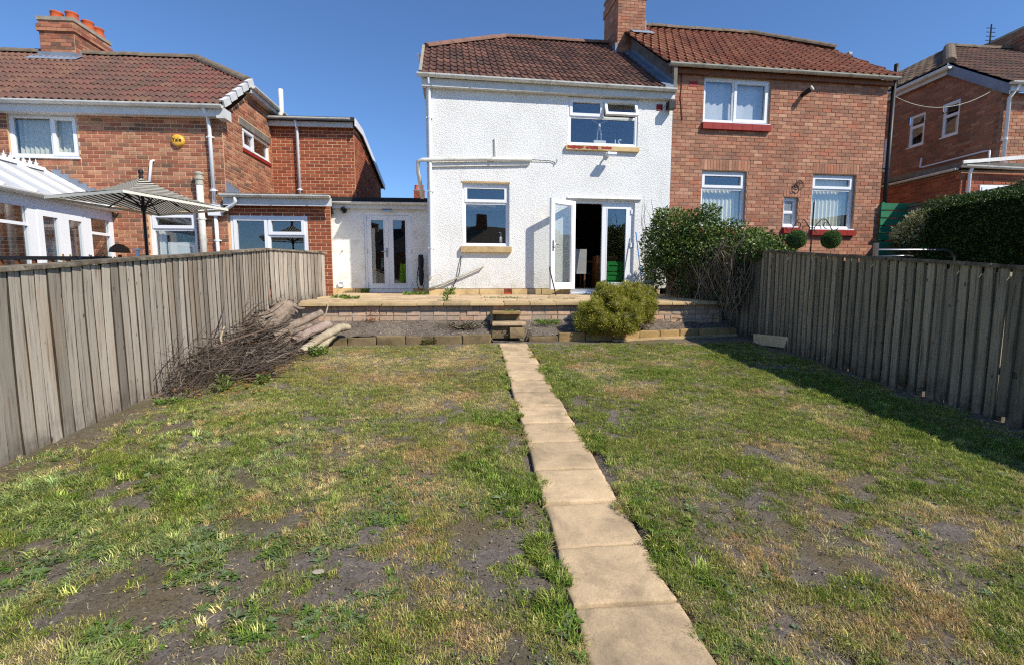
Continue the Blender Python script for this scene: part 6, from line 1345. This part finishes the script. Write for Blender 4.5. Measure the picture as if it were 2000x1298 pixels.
m = MB(); m.lathe([(0, 0), (.24, 0), (.24, .05), (.05, .09), (.03, .3)], 20); m.build('base', 'cement', ps)
rl = thing('garden_railing', 'dark wooden railing in front of the conservatory', 'railing', (-6.1, 7.2, .5))
m = MB(); m.box(-.95, 1.0, -.03, .03, 1.27, 1.32); m.build('handrail', 'iron', rl)
for i in range(9): m = MB(); m.box(-.9+i*.22, -.86+i*.22, -.02, .02, 0, 1.27); m.build('baluster', 'wood_brown', rl)
fp = thing('flower_pot', 'brown pot of purple flowers showing above the grey fence', 'flower pot', (-5.3, 7.3, 1.5))
m = MB(); m.lathe([(0, 0), (.08, 0), (.11, .16), (.12, .18), (.10, .18), (0, .16)], 16); m.build('pot', 'pot', fp, True); g = np.random.default_rng(3); n = 200; p = g.normal(size=(n, 3))*np.array([.12, .08, .04])+np.array([0, 0, .25])
link('flowers', leaf_mesh('flowers', p, g.normal(size=(n, 3))+np.array([0, 0, .6]), .035, .03, pick([S(78, 62, 140), S(96, 80, 160), S(60, 70, 50), S(60, 84, 44)], n, g), seed=3), fp)
bh = thing('bird_table', 'small brown thatched bird table roof above the fence by purple flowers', 'bird table', (-5.18, 7.5, .5)); m = MB(); m.lathe([(.13, 1.40), (.11, 1.46), (.05, 1.51), (0, 1.52)], 14); m.build('roof', 'pot', bh, True); m = MB(); m.tube([(0, 0, 0), (0, 0, 1.36)], .025, 8); m.box(-.12, .12, -.12, .12, 1.28, 1.30); m.build('post', 'wood_brown', bh)
wp_ = MB(); wp_.tube([(-4.93, 7.5, 1.2), (-4.93, 7.5, 1.93)], .025, 8); wp_.box(-4.97, -4.87, 7.46, 7.54, 1.93, 1.95); tag(wp_.build('standpipe', 'upvc'), 'short white capped pipe standing behind the grey fence', 'pipe')

# ------------------------------------------------------------------ neighbour's garden on the right
hk = thing('basket_stand', 'black iron scrolled stand for hanging baskets in front of the brick house', 'plant stand', (5.57, 7.6, .5))
m = MB(); m.tube([(0, 0, 0), (.02, 0, 2.27)], .011, 8); m.tube([(.02, 0, 2.2), (.025, 0, 2.32)], [.012, .002], 6); m.build('pole', 'iron', hk)
for s_ in (-1, 1):
    m = MB(); P_ = [(.012, 0, 1.86)]
    for i in range(13): t_ = i/12; P_.append((.012+s_*(.04+.36*t_), 0, 1.86+.14*math.sin(math.pi*min(t_*1.15, 1))+(-.06*max(0, t_-.6)/.4)))
    P_ += [(.012+s_*.43, 0, 1.82), (.012+s_*.46, 0, 1.86)]; m.tube(P_, .007, 6); m.tube([(.012+s_*(.25+.05*math.cos(a)), 0, 1.90+.05*math.sin(a)) for a in [j*.5 for j in range(11)]], .006, 6); m.tube([(.012+s_*(.1+.06*math.cos(a)), 0, 1.84+.06*math.sin(a)) for a in [j*.5 for j in range(12)]], .006, 6); m.build('scroll_arm', 'iron', hk)
for x, lab in ((5.327, 'leafy topiary ball hanging left of the iron stand'), (5.93, 'leafy topiary ball hanging below the larger blind window')):
    tb = thing('topiary_ball', lab, 'topiary ball', (x, 7.6, 2.17), group='hanging topiary balls'); n = 5200; v = rg.normal(size=(n, 3)); v /= np.linalg.norm(v, axis=1, keepdims=True); p = v*.138*(1+.10*(Noise2(int(x*10)).fbm(v[:, 0]*3+v[:, 2]*2, v[:, 1]*3+v[:, 2], 1.5, 3)-.5))[:, None]
    link('foliage', leaf_mesh('foliage', p, v+rg.normal(size=v.shape)*.9, rg.uniform(.014, .026, n), .011, pick([S(92, 124, 62), S(74, 104, 50), S(120, 148, 82)], n, rg), seed=8), tb)
    m = MB(); m.lathe([(0, -.135)]+[(.135*math.cos(a), .135*math.sin(a)) for a in np.linspace(-1.4, 1.4, 9)]+[(0, .135)], 16); m.build('core', 'felt', tb, True)
    m = MB(); hx = 5.57+.012+(.44 if x > 5.57 else -.44)-x
    for a in (-.09, 0, .09): m.tube([(a, 0, .11), (hx, 0, .17+.0)] if abs(hx) < .12 else [(a, 0, .11), (a*.3+hx*.5, 0, .16)], .003, 4)
    m.build('hanging_wire', 'iron', tb)
hr = thing('metal_handrail', 'bent grey metal handrail above the dark fence in front of the hedge', 'handrail', (7.36, 8.3, .62))
m = MB(); m.tube([(0, 0, 0), (0, 0, 1.42), (.05, 0, 1.44), (1.36, 0, 1.44), (1.50, 0, 1.41), (1.58, 0, 1.30), (1.60, 0, 1.1), (1.60, 0, 0)], .021, 10); m.build('rail', 'steel', hr, True); m = MB(); m.box(-.03, .03, -.03, .03, 1.30, 1.56); m.build('end_plate', 'steel', hr)
gt = thing('garden_table', 'small round metal garden table partly hidden by the dark fence', 'table', (8.05, 8.75, .55)); m = MB(); m.lathe([(0, 1.42), (.36, 1.42), (.37, 1.40), (.36, 1.385), (0, 1.385)], 24); m.build('table_top', 'steel', gt, True)
for i in range(3): a = i*2.1; m = MB(); m.tube([(.1*math.cos(a), .1*math.sin(a), 1.385), (.2*math.cos(a), .2*math.sin(a), .8), (.35*math.cos(a), .35*math.sin(a), 0)], .014, 6); m.build('leg', 'iron', gt)
gf = thing('slatted_fence', 'green painted horizontal slat fence between the brick houses', 'fence', (10.4, 11.05, .6)); r = random.Random(2)
for i in range(9): m = MB(); m.box(-.55, .6, -.012, .012, 0, .155); m.build('slat', 'green_paint', gf, loc=(0, r.uniform(-.004, .004), 1.16+i*.182), rot=(r.uniform(-.03, .03), r.uniform(-.006, .006), 0))
for x in (-.5, .3): m = MB(); m.box(x, x+.08, .013, .09, 0, 2.8); m.build('post', 'green_paint', gf)
bf = thing('board_fence', 'weathered dark fence rising behind the clipped hedge', 'fence', (10.55, 8.4, .6))
for i in range(34): y = -2.2+i*.15; m = MB(); m.box(-.012, .012, 0, .145, 0, 2.72-.02*y+r.uniform(-.01, .01)); m.build('board', 'timber_grey', bf, loc=(r.uniform(-.006, .006), y, 0))
m = MB(); m.prism([(-.04, -2.2, 2.77), (.04, -2.2, 2.77), (.04, -2.2, 2.81), (-.04, -2.2, 2.81)], (0, 5.1, -.10)); m.build('capping_rail', 'timber_grey', bf)

# ------------------------------------------------------------------ things around the doors and windows (in the white house's frame)
WM = Matrix.Translation((0, 10.6, 0)) @ Matrix.Rotation(WA, 4, 'Z')
def W(x, y, z): return WM @ Vector((x, y, z))
def wthing(name, label, cat, x, y, z, rz=0): return thing(name, label, cat, W(x, y, z), WA+rz)
t = wthing('broom', 'blue broom handle leaning on the wall beside the right patio door', 'broom', 3.74, -.38, 1.18)
m = MB(); m.tube([(0, 0, .12), (-.06, .34, 1.42)], .013, 8); m.build('handle', 'blue_plastic', t); m = MB(); m.box(-.14, .14, -.03, .03, .06, .12); m.build('head', 'blue_plastic', t)
m = MB(); [m.box(-.135+i*.03, -.12+i*.03, -.025, .025, 0, .06) for i in range(9)]; m.build('bristles', 'black', t)
t = wthing('door_prop', 'black stick propping the open patio door', 'stick', 1.72, -.58, 1.17); m = MB(); m.tube([(0, 0, 0), (-.12, .10, .55)], .013, 8); m.tube([(-.12, .10, .55), (-.13, .11, .60), (-.10, .13, .62)], .012, 8); m.build('shaft', 'iron', t)
t = thing('strimmer_bag', 'slack black bag with trailing strap hanging in the corner by the white wall', 'bag', (-1.33, 12.25, 1.3)); m = MB(); prof = [(.03, .86), (.06, .84), (.075, .7), (.06, .5), (.07, .35), (.055, .2), (.03, .08)]; m.lathe(prof, 10, Matrix.Scale(.6, 4, (0, 1, 0))); m.build('bag', 'black', t, True); m = MB(); m.tube([(-.05, 0, .6), (-.09, -.02, .4), (-.11, -.02, .15), (-.06, -.02, 0), (.02, -.02, -.03), (.06, -.01, .1)], .012, 6); m.build('strap', 'black', t)
def chair(lab, x, y, rz, mat='grey_fabric'):
    t = wthing('dining_chair', lab, 'chair', x, y, 1.25, rz); m = MB(); m.box(-.21, .21, -.21, .21, .42, .49); m.build('seat', mat, t); m = MB(); m.prism([(-.21, -.21, .47), (.21, -.21, .47), (.20, -.27, 1.0), (-.20, -.27, 1.0)], (0, .06, 0)); m.build('backrest', mat, t)
    for sx in (-1, 1):
        for sy in (-1, 1): m = MB(); m.box(sx*.18-.02, sx*.18+.02, sy*.18-.02, sy*.18+.02, 0, .42); m.build('leg', 'wood_brown', t)
chair('pale dining chair with its back to the open patio door', 2.52, .85, 0); chair('dining chair deeper in the dim room beyond the open door', 2.95, 1.9, math.pi)
t = wthing('dining_table', 'dark dining table inside the room behind the patio doors', 'table', 2.7, 1.4, 1.25); m = MB(); m.box(-.6, .6, -.4, .4, .71, .75); m.build('table_top', 'wood_brown', t)
for sx in (-1, 1):
    for sy in (-1, 1): m = MB(); m.box(sx*.54-.03, sx*.54+.03, sy*.34-.03, sy*.34+.03, 0, .71); m.build('leg', 'wood_brown', t)
t = wthing('vase', 'tall clear glass vase on the dining table inside the room', 'vase', 2.62, 1.25, 2.0); m = MB(); m.lathe([(0, 0), (.06, 0), (.05, .08), (.03, .2), (.035, .3), (.05, .36), (.045, .36), (.03, .3), (.0, .02)], 14); m.build('body', 'chrome', t, True)
t = wthing('wooden_cabinet', 'brown wooden cabinet edge just inside the open patio door', 'cabinet', 2.98, .75, 1.25); m = MB(); m.box(-.02, .5, -.2, .2, 0, .85); m.build('carcass', 'wood_brown', t); m = MB(); m.box(.0, .24, -.215, -.2, .05, .8); dd_ = m.build('door', 'wood_brown', t); m = MB(); m.lathe([(0, .02), (.012, .015), (.008, 0)], 8, Matrix.Translation((.2, -.215, .45)) @ Matrix.Rotation(math.pi/2, 4, 'X')); m.build('knob', 'brass', dd_)
t = wthing('storage_unit', 'green plastic drawer unit behind the glass of the right patio door', 'drawers', 3.28, .36, 1.25); m = MB(); m.box(-.27, .27, -.15, .15, 0, .70); m.build('carcass', 'green_plastic', t)
for i in range(3): m = MB(); m.box(-.25, .25, -.17, -.15, .04+i*.22, .235+i*.22); dw = m.build('drawer', 'green_plastic', t); m = MB(); m.box(-.12, .12, -.19, -.17, .17+i*.22, .195+i*.22); m.build('handle', 'green_plastic', dw)
t = wthing('soap_bottle', 'white pump bottle on the inside sill of the lower window', 'bottle', .62, .20, 2.31); m = MB(); m.lathe([(0, 0), (.04, 0), (.04, .16), (.015, .18), (.012, .2)], 12); m.build('bottle', 'white_glossy', t, True); m = MB(); m.tube([(0, 0, .2), (0, 0, .26), (-.04, 0, .265)], .008, 6); m.build('pump', 'white_glossy', t)
t = wthing('number_ornament', 'white number ornament seen from behind on the upstairs window sill', 'ornament', 3.28, .20, 4.54); text_mesh('21', .2, 'white_glossy', t, (0, 0, .075), (math.pi/2, 0, math.pi), .015, 'digits')
t = wthing('stag_ornament', 'pale stag figure on a box inside the upstairs window', 'ornament', 2.86, .22, 4.52); m = MB(); m.box(-.14, .14, -.06, .06, 0, .12); m.build('box', 'white_paint', t); m = MB()
for s_ in (-1, 1): m.tube([(s_*.05, 0, .12), (s_*.04, 0, .28), (s_*.015, 0, .40)], [.014, .014, .02], 8); m.tube([(s_*.015, 0, .48), (s_*.07, 0, .53), (s_*.16, 0, .56), (s_*.20, 0, .63)], .008, 6); m.tube([(s_*.12, 0, .55), (s_*.13, 0, .63)], .006, 6)
m.tube([(0, 0, .36), (0, 0, .50)], [.035, .022], 10); m.build('figure', 'white_paint', t, True)
t = thing('safety_vest', 'fluorescent yellow vest hanging inside the double glazed doors', 'vest', (-1.83, 12.85, 1.45)); m = MB(); P_ = []; fs = []
for i in range(9):
    for j in range(7): P_.append(((i/8-.5)*.3*(1-.25*j/6), .03*math.sin(i*1.7+j*.4), j/6*.5))
m.faces(P_, [(i*7+j, (i+1)*7+j, (i+1)*7+j+1, i*7+j+1) for i in range(8) for j in range(6)]); m.build('cloth', 'hivis', t, True)
st_ = MB(); st_.lathe([(0, -.4), (.6, -.35), (1, .0), (.75, .35), (0, .5)], 9, Matrix.Scale(.6, 4, (0, 1, 0))); o = st_.build('flat_stone', 'cement', None, loc=(-.72, 2.12, .14), rot=(.1, .15, .4)); o.scale = (.03, .03, .012); tag(o, 'small flat grey stone lying on the bare earth of the lawn', 'stone')
b_ = MB(); b_.lathe([(0, 0), (.028, .004), (.034, .014), (.02, .02), (0, .021)], 12); tag(b_.build('white_pebble', 'white_glossy', None, True, loc=(-.26, 1.45, .10)), 'small smooth white pebble at the near edge of the lawn', 'pebble')
